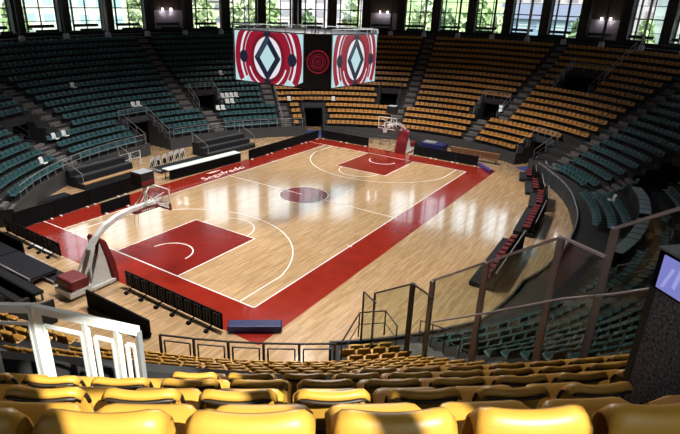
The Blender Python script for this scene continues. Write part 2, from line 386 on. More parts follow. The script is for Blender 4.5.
def bay_box(mb, d0, d1, k0, k1, z0, z1):
    a0, a1 = R(d0), R(d1)
    f = lambda z, a: z(a) if callable(z) else z
    mb.hexa([pt(a0, k0, f(z0, a0)), pt(a1, k0, f(z0, a1)), pt(a1, k1, f(z0, a1)), pt(a0, k1, f(z0, a0)),
             pt(a0, k0, f(z1, a0)), pt(a1, k0, f(z1, a1)), pt(a1, k1, f(z1, a1)), pt(a0, k1, f(z1, a0))])
wn = 0
for n in range(-21, 29):
    d = BAY0+n*BAY; hw = .85
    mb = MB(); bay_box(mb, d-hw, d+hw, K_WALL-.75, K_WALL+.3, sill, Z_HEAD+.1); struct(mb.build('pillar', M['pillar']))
    d0, d1 = d+hw, d+BAY-hw
    if SOLID(n):
        mb = MB(); bay_box(mb, d0, d1, K_WALL+.05, K_WALL+.35, lambda a: sill(a)+2.45, Z_HEAD)
        mb.m = 1; bay_box(mb, d0, d1, K_WALL+.1, K_WALL+.35, sill, lambda a: sill(a)+2.45)
        struct(mb.build('wall_panel_or_light_stop', [M['brownwall'], M['lilac']]))
        if -30 < d < 90:
            for q in (.38, .66):
                dd = d0+(d1-d0)*q; a = R(dd); mb = MB(); bay_box(mb, dd-.12, dd+.12, K_WALL-.22, K_WALL+.06, lambda a: sill(a)+2.42, lambda a: sill(a)+2.68)
                tag(mb.build('wall_lamp', M['e_lamp']), 'small lit wall lamp, %s of the pair on the closed panel %s' % ('right' if q < .5 else 'left', 'left of the scoreboard' if d > 50 else ('right of the scoreboard' if d > 0 else 'at the far right')), 'lamp', 'wall lamps on the closed panels')
                ld = bpy.data.lights.new('lamp_light', 'POINT'); ld.energy = 14; ld.shadow_soft_size = .1; lo = bpy.data.objects.new('lamp_light', ld)
                COL.objects.link(lo); p = pt(a, K_WALL-.45, sill(a)+2.3); lo.location = p
        continue
    if n in SUN_CUT:
        mb = MB(); bay_box(mb, d+SUN_CUT[n], d1+.3, K_WALL+.2, K_WALL+.38, sill, Z_HEAD); struct(mb.build('wall_panel_or_light_stop', M['brownwall']))
    wn += 1
    mb = MB(); km, kn = K_WALL+.08, K_WALL+.18
    bay_box(mb, d0, d0+.14, km, kn, sill, Z_HEAD); bay_box(mb, d1-.14, d1, km, kn, sill, Z_HEAD)
    dm = d0+(d1-d0)*.45; bay_box(mb, dm-.09, dm+.09, km, kn, sill, Z_HEAD)
    ds = d1-.85; bay_box(mb, ds-.12, ds+.12, km-.1, kn, sill, Z_HEAD)
    for hz, t in ((.05, .1), (1.35, .06), (2.6, .12), (3.9, .06), (5.2, .1)):
        if sill(R(dm))+hz+t < Z_HEAD: bay_box(mb, d0, d1, km, kn, lambda a: sill(a)+hz, lambda a: sill(a)+hz+t)
    w_ = struct(mb.build('window_%d' % wn, M['darksteel']))
    mb = MB(); bay_box(mb, d0, d1, K_WALL+.11, K_WALL+.14, sill, Z_HEAD); mb.build('pane', M['glass'], w_)['kind'] = 'structure'
# slim interior columns on the walkway, each on a pale plinth
for n in range(-3, 19):
    d = BAY0+n*BAY+1.7; a = R(d); z = zk(a, 17)
    if not in_frame(pt(a, 17.3, z+1), 80): continue
    p = pt(a, 17.35, z); mb = MB(); mb.tube([p, p+np.array([0, 0, Z_ROOF-z])], .13, 10)
    mb.m = 1; mb.tube([p, p+np.array([0, 0, .55])], [.34, .26], 10)
    struct(mb.build('column', [M['pillar' if n % 3 else 'mauve'], M['plinth']], smooth=False))
struct(MB().quadpoly([(700, -700, -.4), (700, 700, -.4), (-700, 700, -.4), (-700, -700, -.4)][::1]).build('ground', M['ground']))

# portals: side walls, back wall, dark doorway
def make_portal(n):
    a0, a1, k0, k1, fl = HOLES[n]
    mb = MB(); am = R((a0+a1)/2); A, B = R(a0), R(a1)
    kk0 = math.ceil(k0) if not fl else 0; kk1 = math.floor(k1)
    zf = 0 if fl else zk(am, kk0-1)-.02
    kin = kf(am) if fl else kk0-.56; kout = kk1+.46+ (1.6 if not fl else 2.6)
    for s, a in ((1, A), (-1, B)):              # stringer walls that follow the rows
        t = .006*s
        for k in range(kk0, kk1+1):
            ka = kin if k == kk0 else k-.55
            mb.hexa([pt(a, ka, zf), pt(a+t, ka, zf), pt(a+t, k+.45, zf), pt(a, k+.45, zf),
                     pt(a, ka, zk(a, k)+.12), pt(a+t, ka, zk(a, k)+.12), pt(a+t, k+.45, zk(a, k)+.12), pt(a, k+.45, zk(a, k)+.12)])
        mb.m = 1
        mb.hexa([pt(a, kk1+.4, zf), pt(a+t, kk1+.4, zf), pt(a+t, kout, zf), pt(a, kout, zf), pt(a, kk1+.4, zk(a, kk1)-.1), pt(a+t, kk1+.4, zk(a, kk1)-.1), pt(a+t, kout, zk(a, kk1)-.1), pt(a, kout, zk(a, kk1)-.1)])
        mb.m = 0
    # lintel with parapet above the opening and dark passage behind
    zt = zk(am, kk1+1); zl = min(zf+2.1, zt-.25) if not fl else zt-.35
    mb.hexa([pt(A, kk1+.44, zl), pt(B, kk1+.44, zl), pt(B, kk1+.6, zl), pt(A, kk1+.6, zl), pt(A, kk1+.44, zt+.1), pt(B, kk1+.44, zt+.1), pt(B, kk1+.6, zt+.1), pt(A, kk1+.6, zt+.1)])
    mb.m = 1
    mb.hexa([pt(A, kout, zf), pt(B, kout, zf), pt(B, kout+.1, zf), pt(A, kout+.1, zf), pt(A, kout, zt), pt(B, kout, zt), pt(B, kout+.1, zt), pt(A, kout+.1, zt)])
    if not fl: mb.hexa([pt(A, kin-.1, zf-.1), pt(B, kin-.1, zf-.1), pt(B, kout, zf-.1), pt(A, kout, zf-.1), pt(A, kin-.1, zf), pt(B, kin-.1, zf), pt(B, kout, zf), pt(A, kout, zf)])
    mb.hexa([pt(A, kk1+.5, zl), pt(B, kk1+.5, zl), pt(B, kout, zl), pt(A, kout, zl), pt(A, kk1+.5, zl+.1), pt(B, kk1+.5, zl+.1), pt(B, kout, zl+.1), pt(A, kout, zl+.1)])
    if n == 'bright':
        mb.m = 2
        for i in range(2):
            for j in range(3):
                q0 = R(a0+.9+i*.95); q1 = R(a0+1.7+i*.95); z = zf+.3+j*.5; kp = kk1+.85
                mb.hexa([pt(q0, kp, z), pt(q1, kp, z), pt(q1, kp+.06, z), pt(q0, kp+.06, z), pt(q0, kp, z+.42), pt(q1, kp, z+.42), pt(q1, kp+.06, z+.42), pt(q0, kp+.06, z+.42)])
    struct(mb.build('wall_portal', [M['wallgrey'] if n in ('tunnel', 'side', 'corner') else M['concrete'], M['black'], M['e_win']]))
for n in HOLES:
    if n not in ('front', 'gateway'): make_portal(n)

# ------------------------------------------------------------------ aisles: steps up the terraces
AISLES = [(114.5, 105.6), (70.0, 74.2), (49.3, 52.2), (15.4, 13.4), (-9.3, -14.2), (-40.6, -41.2), (-60.5, -63), (-86, -86), (-112, -112), (-135.2, -135.2), (-163, -163), (140, 140), (160, 160), (92.5, 92.5)]
def aisle_az(i, k):
    lo, hi = AISLES[i]; return lo if k < 3.5 else hi
def make_aisle(i):
    mb = MB(); any_ = False
    for k in range(0, 17):
        ad = aisle_az(i, k)
        if i == 13: continue
        if hole_at(ad, k, .3): continue
        a = R(ad)
        if not in_frame(pt(a, k, zk(a, k)), 90): continue
        any_ = True; h = .55/(A0+k*DA); z = zk(a, k); zn = zk(a, k+1)
        for (kk0, kk1, zz) in ((k-.52, k-.14, z+.012), (k+.10, k+.46, z+(zn-z)*.5)):
            mb.hexa([pt(a-h, kk0, z-.01), pt(a+h, kk0, z-.01), pt(a+h, kk1, z-.01), pt(a-h, kk1, z-.01),
                     pt(a-h, kk0, zz), pt(a+h, kk0, zz), pt(a+h, kk1, zz), pt(a-h, kk1, zz)])
    if any_: struct(mb.build('steps', M['step']))
for i in range(len(AISLES)): make_aisle(i)

# ------------------------------------------------------------------ seats
def back_grid(nu=13, w=.212, simple=False, plain=False):
    prof = [(-.14, .36), (-.165, .50), (-.19, .63), (-.205, .70), (-.218, .735), (-.238, .752), (-.258, .747), (-.268, .728)]
    if plain: prof = [(-.14, .36), (-.165, .50), (-.19, .63), (-.205, .70), (-.222, .738), (-.245, .752), (-.27, .745), (-.288, .72), (-.296, .67), (-.292, .58), (-.28, .46), (-.27, .38)]; w = .232
    if simple: prof = [(-.14, .38), (-.19, .56), (-.215, .655), (-.26, .65)]
    us = np.linspace(-1, 1, nu); G = []
    for i, (y, z) in enumerate(prof):
        row = []
        for u in us:
            e = max(0, abs(u)-.72)/.28
            top = max(0, (z-.53)/.22)
            row.append((w*u*(1-.03*top*e), y+.03*u*u*min(1, (z-.36)/.2), z-.055*top*e*e-.012*top*(1-u*u)))
        G.append(row)
    return G
def pan_grid(nu=13, w=.232, simple=False):
    prof = [(-.15, .40), (-.11, .38), (-.02, .37), (.08, .378), (.15, .398), (.195, .408), (.22, .40), (.236, .375), (.24, .33)]
    if simple: prof = [(-.15, .40), (.0, .39), (.18, .43), (.215, .40)]
    us = np.linspace(-1, 1, nu); G = []
    for y, z in prof:
        f = max(0, (y-.02)/.22); row = []
        for u in us:
            e = max(0, abs(u)-.7)/.3
            row.append((w*u, y-.05*f*e*e, z-.02*f*e*e-.012*f*(1-u*u)))
        G.append(row)
    return G
def m_shell(G, th): m = MB(); m.shell(G, th); return m
def bracket(m):
    m.bar((0, -.34, .30), (0, .06, .36), .06, .05); m.box(-.19, .19, -.02, .03, .345, .375); m.bar((0, -.36, .12), (0, -.34, .34), .07, .04)
    return m
def rot_z(a, k): v = inward(a, k); return math.atan2(-v[0], v[1])
near_back = m_shell(back_grid(), .012).mesh('backrest', M['yellow'], True)
near_plain = m_shell(back_grid(plain=True), .012).mesh('backrest', M['yellow'], True)
near_pan = m_shell(pan_grid(), .014).mesh('seat_pan', [M['yellow']], True)
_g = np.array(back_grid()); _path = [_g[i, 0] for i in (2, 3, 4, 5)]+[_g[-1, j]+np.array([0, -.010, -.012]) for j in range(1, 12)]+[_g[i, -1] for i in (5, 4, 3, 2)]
near_lip_shade = MB().tube(_path, .011, 5).mesh('trim_or_lip_shade', M['lip_shade'], True)  # dark tube standing in for the shadow line under the backrest lip
near_brk = bracket(MB()).mesh('bracket', M['darksteel'])
def one_seat_mesh(m, nu=7, simple=False, name='stadium_seat'):
    b = MB(); b.shell(back_grid(nu, simple=simple), .025); b.shell(pan_grid(nu, simple=simple), .025)
    if not simple: b.m = 1; bracket(b)
    return b
mid = {c: one_seat_mesh(None).mesh('stadium_seat', [M[c], M['darksteel']], True) for c in ('yellow', 'orange', 'teal', 'whiteseat', 'darkseat')}
far_mb = one_seat_mesh(None, 4, True)
far_v = np.array(far_mb.v); far_f = far_mb.f

def colour_at(ad, k):
    if ad > 170 or ad < -135.2: return 'yellow'
    if ad > (48.3 if k < 3.5 else 50.5): return 'teal'
    if ad > (-35.3 if k < 3.2 else -41.0): return 'orange'
    return 'teal'
DESK_K = lambda d: np.interp(d, [-97, -86, -79, -71, -65], [-.3, .5, 1.0, 1.5, 1.7])
slots = []
for k in range(-2, 17):
    brk = sorted([aisle_az(i, k) for i in range(len(AISLES)) if i != 13]+[-35.3 if k < 3.2 else -41.0])
    brk = brk+[brk[0]+360]
    for s0, s1 in zip(brk[:-1], brk[1:]):
        rr = .5*((A0+k*DA)+(B0+k*DB)); gap = math.degrees(.85/rr)
        n = int((s1-s0-2*gap)*math.pi/180*rr/.51)
        if n < 1: continue
        for j in range(n):
            ad = s0+gap+(s1-s0-2*gap)*(j+.5)/n
            ad = (ad+180) % 360-180
            if hole_at(ad, k, math.degrees(.46/rr), .05): continue
            if k < 0 and not ((-59.3 < ad < -42 and k == -1) or -84 < ad < -61.8): continue
            if -99 < ad < -64 and abs(k-.1-DESK_K(ad)) < .95: continue
            if k == 13 and -162 < ad < -148.6: continue
            a = R(ad); p = pt(a, k, zk(a, k))
            if math.hypot(p[0]+11.8, p[1]+14.4) < .75: continue      # the kiosk stands here
            x, y, z = px_of(p+np.array([0, 0, .6]))
            if z < .3 or not (-70 < x < 750 and -40 < y < 520): continue
            slots.append(dict(ad=ad, k=k, p=p, x=x, y=y, z=z, c=colour_at(ad, k), sec=round(s0)))
# white replacement seats
for wx, wy, ck in [(288, 98, 0), (333, 99, 0), (73, 83, 0), (139, 104, 0), (136, 104, 0), (53, 128, 0), (65, 124, 0), (44, 158, 0), (220, 70, 0),
               (219, 97.5, 0), (224, 97, 0), (229, 96.5, 0), (234, 96, 0), (219, 104, 0), (224, 103.5, 0), (229, 103, 0), (234, 102.5, 0), (610, 197, 0)]:
    best = min((s for s in slots if s['c'] != 'whiteseat'), key=lambda s: (s['x']-wx)**2+(s['y']-wy)**2); best['c'] = 'whiteseat'
def seen(s): return -8 < s['x'] < 688 and -4 < s['y'] < 452
whites = [s for s in slots if s['c'] == 'whiteseat']
indiv = sorted([s for s in slots if s['c'] in ('yellow', 'teal') and seen(s)], key=lambda s: s['z'])[:300-len(whites)]+whites
ids = set(id(s) for s in indiv)
near_set = {}
rows = {}
for s in indiv: rows.setdefault((s['c'], s['sec'], s['k']), []).append(s)
ROWNAME = {16: 'nearest', 15: 'second nearest', 14: 'third nearest', 13: 'fourth nearest', 12: 'fifth nearest', 11: 'sixth nearest', 10: 'seventh nearest', 9: 'eighth nearest',
           8: 'ninth nearest', 7: 'tenth nearest', 6: 'eleventh nearest', 5: 'twelfth nearest', 4: 'thirteenth nearest', 3: 'fourteenth nearest', 2: 'fifteenth nearest', 1: 'sixteenth nearest', 0: 'front'}
SECNAME = {}
proto = None
white_n = 0
def sec_name(s):
    a = s['ad']
    if a < -112: return 'just past the glass fence'
    if a < -86: return 'beyond the glass fence'
    if a < -61: return 'below the curved desk'
    if a < -41: return 'above the red team chairs'
    return 'in the left-hand stand'
for (c, sec, k), l in sorted(rows.items(), key=lambda t: (t[0][0], t[0][1], t[0][2])):
    l.sort(key=lambda s: s['x'])
    for i, s in enumerate(l):
        a = R(s['ad']); rz = rot_z(a, k)
        if c == 'yellow':
            side = 'beyond the white railing' if s['ad'] > 0 or s['ad'] < -163 else ''
            lab = 'yellow plastic seat, %s from the left in the %s row%s' % (ordw(i+1), ROWNAME[k], ' '+side if side else '')
            grp = 'yellow seats of the foreground stand'
            if s['z'] < 9:
                if proto is None:
                    proto = thing('stadium_seat', lab, 'seat', (0, 0, 0), grp)
                    for nm, me in (('backrest', near_back), ('seat_pan', near_pan), ('trim_or_lip_shade', near_lip_shade), ('bracket', near_brk)):
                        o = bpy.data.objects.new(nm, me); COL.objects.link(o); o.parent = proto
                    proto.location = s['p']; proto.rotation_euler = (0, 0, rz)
                else:
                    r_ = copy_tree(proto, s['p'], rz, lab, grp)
                    if k == 16:              # the nearest row has plain rounded backs without the dark lip shade
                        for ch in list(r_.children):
                            if ch.name.startswith('trim_or_lip_shade'): bpy.data.objects.remove(ch)
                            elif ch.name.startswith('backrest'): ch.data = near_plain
                continue
        elif c == 'teal':
            lab = 'teal seat, %s from left in the %s row up, %s' % (ordw(i+1), ordw(k+1) if k >= 0 else ('front' if k == -1 else 'very front'), sec_name(s)); grp = 'teal seats of the side stands'
        else:
            white_n += 1
            if c == 'whiteseat' and s['ad'] < 50: where = 'under the scoreboard' if s['ad'] > 0 else 'in right-hand teal rows'
            elif 60 < s['ad'] < 67 and s['k'] < 8: where = 'left of the scoreboard'
            else: where = 'in left teal rows'
            lab = 'white seat, %s row up %s, %s white one there, %s' % (ordw(k+1), where, ordw(i+1), 'left of stairs' if s['ad'] > 74 else 'right of stairs'); grp = 'white replacement seats'
        o = bpy.data.objects.new('stadium_seat', mid[c]); COL.objects.link(o); o.location = s['p']; o.rotation_euler = (0, 0, rz)
        tag(o, lab, 'seat', grp)
def seat_stuff(c, label):
    V = []; F = []; off = 0
    for s in slots:
        if s['c'] != c or id(s) in ids: continue
        rz = rot_z(R(s['ad']), s['k']); ca, sa = math.cos(rz), math.sin(rz)
        v = far_v @ np.array([[ca, sa, 0], [-sa, ca, 0], [0, 0, 1]]) + s['p']
        V.append(v); F += [tuple(off+i for i in f) for f in far_f]; off += len(v)
    if not V: return
    me = bpy.data.meshes.new('stadium_seats'); me.from_pydata(np.concatenate(V).tolist(), [], F); me.materials.append(M[c]); me.update()
    o = bpy.data.objects.new('stadium_seats', me); COL.objects.link(o); tag(o, label, 'seats', kind='stuff')
seat_stuff('orange', 'rows of orange plastic seats filling the far curved stand')
seat_stuff('teal', 'rows of dark teal plastic seats rising in the left and right stands')
seat_stuff('yellow', 'distant rows of yellow brown seats low in the foreground stand')

# raised plinth and black seats against the windows
ring_wall('terrace_plinth', M['concrete'], lambda d: not (-153 < d < -128), lambda a: 18.75, lambda a: zk(a, 17), lambda a: sill(a)+.42, 1.4, 1.2)
blk = []
for n in range(-2, 18):
    d = BAY0+n*BAY
    for k, dz in ((18.15, 0), (19.35, .42)):
        for j in range(7):
            ad = d+1.5+(BAY-3.0)*(j+.5)/7+(.4 if k > 19 else 0)
            if abs(ad-(d+1.7)) < .35: continue
            a = R(ad); p = pt(a, k, sill(a)+dz); x, y, z = px_of(p+np.array([0, 0, .6]))
            if 0 < x < 680: blk.append((k, x, a, p))
V = []; F = []; off = 0
for k, x, a, p in blk:
    rz = rot_z(a, k); ca, sa = math.cos(rz), math.sin(rz); v = far_v @ np.array([[ca, sa, 0], [-sa, ca, 0], [0, 0, 1]])+p
    V.append(v); F += [tuple(off+i for i in f) for f in far_f]; off += len(v)
me = bpy.data.meshes.new('stadium_seats'); me.from_pydata(np.concatenate(V).tolist(), [], F); me.materials.append(M['darkseat']); me.update()
o = bpy.data.objects.new('stadium_seats', me); COL.objects.link(o); tag(o, 'black seats in two rows silhouetted against the ring of windows', 'seats', kind='stuff')

# ------------------------------------------------------------------ railings
def railing(path, label, h=1.0, m='steel', r=.025, mids=(.5,), post_every=1.3, group='railings around the stands', name='railing', posts=True):
    path = [np.array(p, float) for p in path]; base = tuple(path[0])
    t = thing(name, label, 'railing', base, group); up = np.array([0, 0, 1.])
    mb = MB(); mb.tube([p+up*h for p in path], r, 6); mb.build('top_rail', M[m], t)
    for q in mids: mb = MB(); mb.tube([p+up*h*q for p in path], r*.7, 5); mb.build('mid_rail', M[m], t)
    if posts:
        done = []
        for i in range(len(path)-1):
            L = np.linalg.norm(path[i+1]-path[i]); n = max(1, int(round(L/post_every)))
            for j in range(n+(1 if i == len(path)-2 else 0)):
                p = path[i]+(path[i+1]-path[i])*j/n
                mb = MB(); mb.tube([p-up*.02, p+up*h], r*.9, 6); mb.build('post', M[m], t)
    return t
def rpath(a0, a1, k, n=8, dz=0, zf=None): return [pt(R(a), k, (zk(R(a), k) if zf is None else zf)+dz) for a in np.linspace(a0, a1, n)]
PN = dict(tunnel='the tunnel under the scoreboard', side='the tall dark entrance on the left', corner='the blue-carpeted corner entrance', teal='the portal in the teal stand',
          far='the portal right of the scoreboard', bright='the portal with bright panes', left='the portal at the far left', upper='the upper portal at the top right', right='the dark portal at the right edge')
for n, nm in PN.items():
    a0, a1, k0, k1, fl = HOLES[n]
    kk0 = 0 if fl else math.ceil(k0); kk1 = math.floor(k1); mt = 'steel' if n in ('upper', 'bright', 'side', 'corner', 'teal') else 'darksteel'
    railing(rpath(a0, a1, kk1+.75, 4, .1), 'grey rail across the top of %s' % nm, .85, mt, mids=(.5,), post_every=1.5)
    for a, sd in ((a0-.12, 'right'), (a1+.12, 'left')):
        railing([pt(R(a), k, zk(R(a), k)+.02) for k in (kk0-.3, kk1+.75)], 'sloping grey handrail on the %s side of %s' % (sd, nm), .95, mt, mids=(.5,), post_every=1.4)
railing([pt(R(-27.9), k, zk(R(-27.9), k)+.05) for k in (12, 16.6)], 'long pale handrail climbing from the upper portal to the windows', .95, 'steel', .035, post_every=1.3)
railing([pt(R(-19.5), k, zk(R(-19.5), k)+.05) for k in (9.6, 13.5)], 'pale stepped handrail left of the upper portal', .95, 'steel', .03, post_every=1.1)
# rail on top of the right front wall, and along the left front edge
railing([pt(R(a), kf(R(a))+.08, Z0+.12) for a in np.linspace(-104, -38, 22)], 'pale rail capping the curved low wall behind the team chairs', .12, 'steel', .04, mids=(), post_every=3, group='floor edge rails')
railing([pt(R(a), -.5, Z0+.12) for a in np.linspace(93.3, 137, 16)], 'grey rail along the front of the left teal stand', .85, 'steel', .025, post_every=1.4, group='floor edge rails')
railing([pt(R(a), -.5, Z0+.12) for a in np.linspace(44.5, 84.5, 16)], 'grey rail along the front of the teal stand left of the tunnel', .85, 'steel', .025, post_every=1.4, group='floor edge rails')
railing([pt(R(a), -.5, Z0+.12) for a in np.linspace(-26, 36.5, 22)], 'dark rail along the front of the far orange stand', .7, 'darksteel', .02, post_every=1.6, group='floor edge rails')
railing([pt(R(50.4), k, zk(R(50.4), k)) for k in (.2, 7.5)], 'handrail between the teal and orange stands beneath the scoreboard', .95, 'steel', post_every=1.2)
railing([pt(R(-37.5), k, zk(R(-37.5), k)) for k in (3.6, 12)], 'tall dark partition rail between orange and teal seats', 1.3, 'darksteel', post_every=1.2)
railing([pt(R(-133.9), k, zk(R(-133.9), k)) for k in (-.6, 4.)], 'handrail down the steps beside the glass fence', .95, 'darksteel', post_every=1.2)
railing([pt(R(-104), k, zk(R(-104), k)) for k in (.6, 5.6)], 'sloping rail between the right-hand teal blocks', 1.0, 'steel', post_every=1.4)
railing([pt(R(-92), k, zk(R(-92), k)) for k in (5., 10)], 'dark sloping rail high in the right-hand stand', 1.0, 'darksteel', post_every=1.4)
railing([pt(R(-80), k, zk(R(-80), k)) for k in (6., 13)], 'dark sloping rail at the right edge of the photo', 1.0, 'darksteel', post_every=1.4)

# black guard rail at the foot of the foreground stand: framed panels
def guard():
    K = 2.32; aa = np.linspace(-158.2, -144, 6); base = [pt(R(a), K, zk(R(a), 2)-.02) for a in aa]; up = np.array([0, 0, 1.])
    t = thing('guard_rail', 'black framed guard rail at the foot of the foreground stand above the red floor', 'railing', tuple(base[0]), 'black guard rails')
    mb = MB(); mb.tube([p+up*1.25 for p in base], .035, 6); mb.build('top_rail', M['darksteel'], t)
    for i, p in enumerate(base):
        mb = MB(); mb.bar(p, p+up*1.25, .06); mb.build('post', M['darksteel'], t)
        if i < 5:
            q = base[i+1]; d = (q-p); a, b = p+d*.12, p+d*.88
            mb = MB()
            for z in (.2, 1.06): mb.bar(a+up*z, b+up*z, .035)
            for w in (a, b): mb.bar(w+up*.2, w+up*1.06, .035)
            mb.build('frame', M['darksteel'], t)
    mb = MB()
    for a, b in zip(np.linspace(-158.5, -143.5, 16)[:-1], np.linspace(-158.5, -143.5, 16)[1:]):
        z = zk(R(-151), 2)
        mb.hexa([pt(R(a), 2.15, 0), pt(R(b), 2.15, 0), pt(R(b), 2.44, 0), pt(R(a), 2.44, 0), pt(R(a), 2.15, z), pt(R(b), 2.15, z), pt(R(b), 2.44, z), pt(R(a), 2.44, z)])
    struct(mb.build('wall_parapet', M['plinth']))
guard()
z8 = zk(R(-142), 1)
railing([pt(R(-143.2), 1.2, z8), pt(R(-141), -.4, z8+.2), pt(R(-138.2), -.4, z8+.2), pt(R(-137.5), .4, z8)], 'black stair rail right of the guard rail at the court edge', 1.0, 'darksteel', .03, post_every=1.2, group='black guard rails')

# near left railing of white framed steel around the stairwell opening
def ray_at(px, py, D): return CAM_LOC+D*(_f+_r*(px-340)/FPX-_u*(py-217)/FPX)
def near_rail():
    up = np.array([0, 0, 1.])
    P0 = ray_at(33, 308, 4.5); P1 = ray_at(138, 331, 4.27)      # rail top: corner, far end
    PL = ray_at(-75, 306, 4.66)
    t = thing('railing', 'white steel railing with framed panels at the lower left, lit by the sun', 'railing', tuple(P0), 'near railings')
    H = 1.12
    mb = MB(); mb.bar(P0, P1, .05, .07); mb.build('top_rail', M['white'], t)
    mb = MB(); mb.bar(P0, PL, .05, .08); mb.build('top_rail', M['white'], t)
    mb = MB(); mb.bar(P0-up*H, P0+up*.03, .075, .075, up=(1, 0, 0)); mb.build('post', M['white'], t)
    ts = (.5, .8, 1.0)
    for q in ts:
        p = P0+(P1-P0)*q; mb = MB(); mb.bar(p-up*H*1.0, p, .055 if q < 1 else .04, .04, up=(1, 0, 0)); mb.build('post', M['white' if q < 1 else 'steel'], t)
    prev = 0
    for q in ts:
        a = P0+(P1-P0)*(prev+.08); b = P0+(P1-P0)*(q-.05); prev = q; mb = MB()
        for z in (.16, .95): mb.bar(a-up*z, b-up*z, .022, .03)
        for w in (a, b): mb.bar(w-up*.95, w-up*.16, .022, .03, up=(1, 0, 0))
        mb.build('panel_frame', M['white'], t)
    for q0, q1 in ((.06, .42), (.48, .95)):
        a = P0+(PL-P0)*q0; b = P0+(PL-P0)*q1; mb = MB()
        for z in (.16, .95): mb.bar(a-up*z, b-up*z, .022, .03)
        for w in (a, b): mb.bar(w-up*.95, w-up*.16, .022, .03, up=(1, 0, 0))
        mb.build('panel_frame', M['white'], t)
    p = P0+(PL-P0)*.45; mb = MB(); mb.bar(p-up*H, p, .07, .05, up=(1, 0, 0)); mb.build('post', M['white'], t)
near_rail()

# glass fence climbing the stand on the right of the foreground
def fence():
    up = np.array([0, 0, 1.])
    tops = [ray_at(364, 291.5, 18.4), ray_at(375, 293.3, 17.2), ray_at(413, 283.6, 15.6), ray_at(433, 280.5, 14.6), ray_at(487, 262, 11.8), ray_at(562, 237, 9.3), ray_at(616, 228, 8.1), ray_at(685, 207, 6.9)]
    t = thing('glass_fence', 'tall glass fence on mauve grey posts climbing the stand at lower right', 'fence', tuple(tops[0]-up*3), None)
    def low(p):
        X, Y = p[0]-CX, p[1]-CY; k = 5.
        for _ in range(8): k += (math.hypot(X/(A0+k*DA), Y/(B0+k*DB))-1)*20/.84
        k -= .2
        a = math.atan2(Y/(B0+k*DB), X/(A0+k*DA)); return np.array([p[0], p[1], zk(a, max(0, k-.6))-.05])
    for i, p in enumerate(tops[:-1]):
        mb = MB(); w = .055 if i < 2 else .13; mb.bar(low(p), p, w, w, up=(1, 0, 0)); mb.build('post', M['darksteel' if i < 3 else 'mauve'], t)
    for i, j in ((1, 2), (3, 4), (4, 5), (6, 7)):
        mb = MB(); mb.bar(tops[i], tops[j], .05, .05); mb.build('top_rail', M['mauve' if i > 2 else 'darksteel'], t)
    R2 = {0: ray_at(376, 303, 17.0), 2: ray_at(433, 298, 14.5), 5: ray_at(606, 257, 8.1)}
    for i, q in R2.items():
        mb = MB(); mb.bar(tops[i], q, .045, .045); mb.build('return_rail', M['mauve' if i > 2 else 'darksteel'], t)
    for i, j in ((1, 2), (3, 4), (4, 5), (6, 7)):
        a, b = tops[i], tops[j]; d = (b-a)/np.linalg.norm(b-a); n = np.cross(d, up); n /= np.linalg.norm(n)
        a2, b2 = a+d*.05, b-d*.05; la, lb = low(a2)+up*.25, low(b2)+up*.25
        mb = MB(); mb.prism([la, lb, b2-up*.03, a2-up*.03], n*.012); mb.build('glass_panel', M['smoke'], t)
    for i, q in R2.items():
        a = tops[i]; d = (q-a)/np.linalg.norm(q-a); n = np.cross(d, up); n /= np.linalg.norm(n); a2 = a+d*.05
        mb = MB(); mb.prism([np.array([a2[0], a2[1], low(a2)[2]+.3]), np.array([q[0], q[1], low(q)[2]+.3]), q-up*.03, a2-up*.03], n*.012); mb.build('glass_panel', M['smoke'], t)
    hs = [ray_at(433, 322, 14.5), ray_at(487, 313, 11.7), ray_at(562, 299, 9.2), ray_at(616, 294, 8.0), ray_at(690, 283, 6.8)]
    for a, b in zip(hs[:-1], hs[1:]): mb = MB(); mb.tube([a, b], .022, 6); mb.build('mid_rail', M['mauve'], t)
fence()

# ------------------------------------------------------------------ speckled kiosk with screen on the right
def kiosk():
    base = zk(R(-142), 13)-.02
    dv = np.array([-.707, -.707]); nv = np.array([-.707, .707]); o = np.array([-11.76, -13.90])      # along the visible face, out of it
    t = thing('monitor_kiosk', 'black speckled kiosk with a glowing blue screen at the right edge', 'kiosk', (o[0], o[1], base))
    P = lambda u, v, z: np.array([*(o+dv*u+nv*v), z])
    z1 = 11.03; z2 = 11.28; Wd = .8; D = .42
    def blk(u0, u1, v0, v1, za, zb): return MB().hexa([P(u0, v0, za), P(u1, v0, za), P(u1, v1, za), P(u0, v1, za), P(u0, v0, zb), P(u1, v0, zb), P(u1, v1, zb), P(u0, v1, zb)])
    blk(0, Wd, 0, -D, base, z1).build('cabinet', M['speckle'], t, bevel=.008)
    for u in (0, Wd): blk(u-.02, u+.022, .012, -.03, base, z1).build('trim_or_lip_shade', M['darksteel'], t)
    blk(-.02, Wd+.02, .014, -D-.02, z1, z2).build('screen_housing', M['black'], t, bevel=.008)
    blk(-.03, Wd+.03, .02, -D-.03, z2, z2+.012).build('top_lid', M['steel'], t)
    a, b, d = P(.03, .015, z1+.02), P(Wd-.03, .015, z1+.02), P(.03, .015, z2-.02); n = np.array([*nv, 0.])
    mb = MB(); mb.prism([a, b, b+d-a, d], n*.008); mb.m = 1; e = n*.0095
    q = lambda s_, u: a+(b-a)*s_+(d-a)*u+e
    mb.quadpoly([q(.04, .1), q(.10, .75), q(.13, .75), q(.07, .1)]); mb.quadpoly([q(.14, .25), q(.17, .9), q(.21, .9), q(.17, .2)])
    mb.build('screen', [M['e_blue'], M['e_blue2']], t)
kiosk()

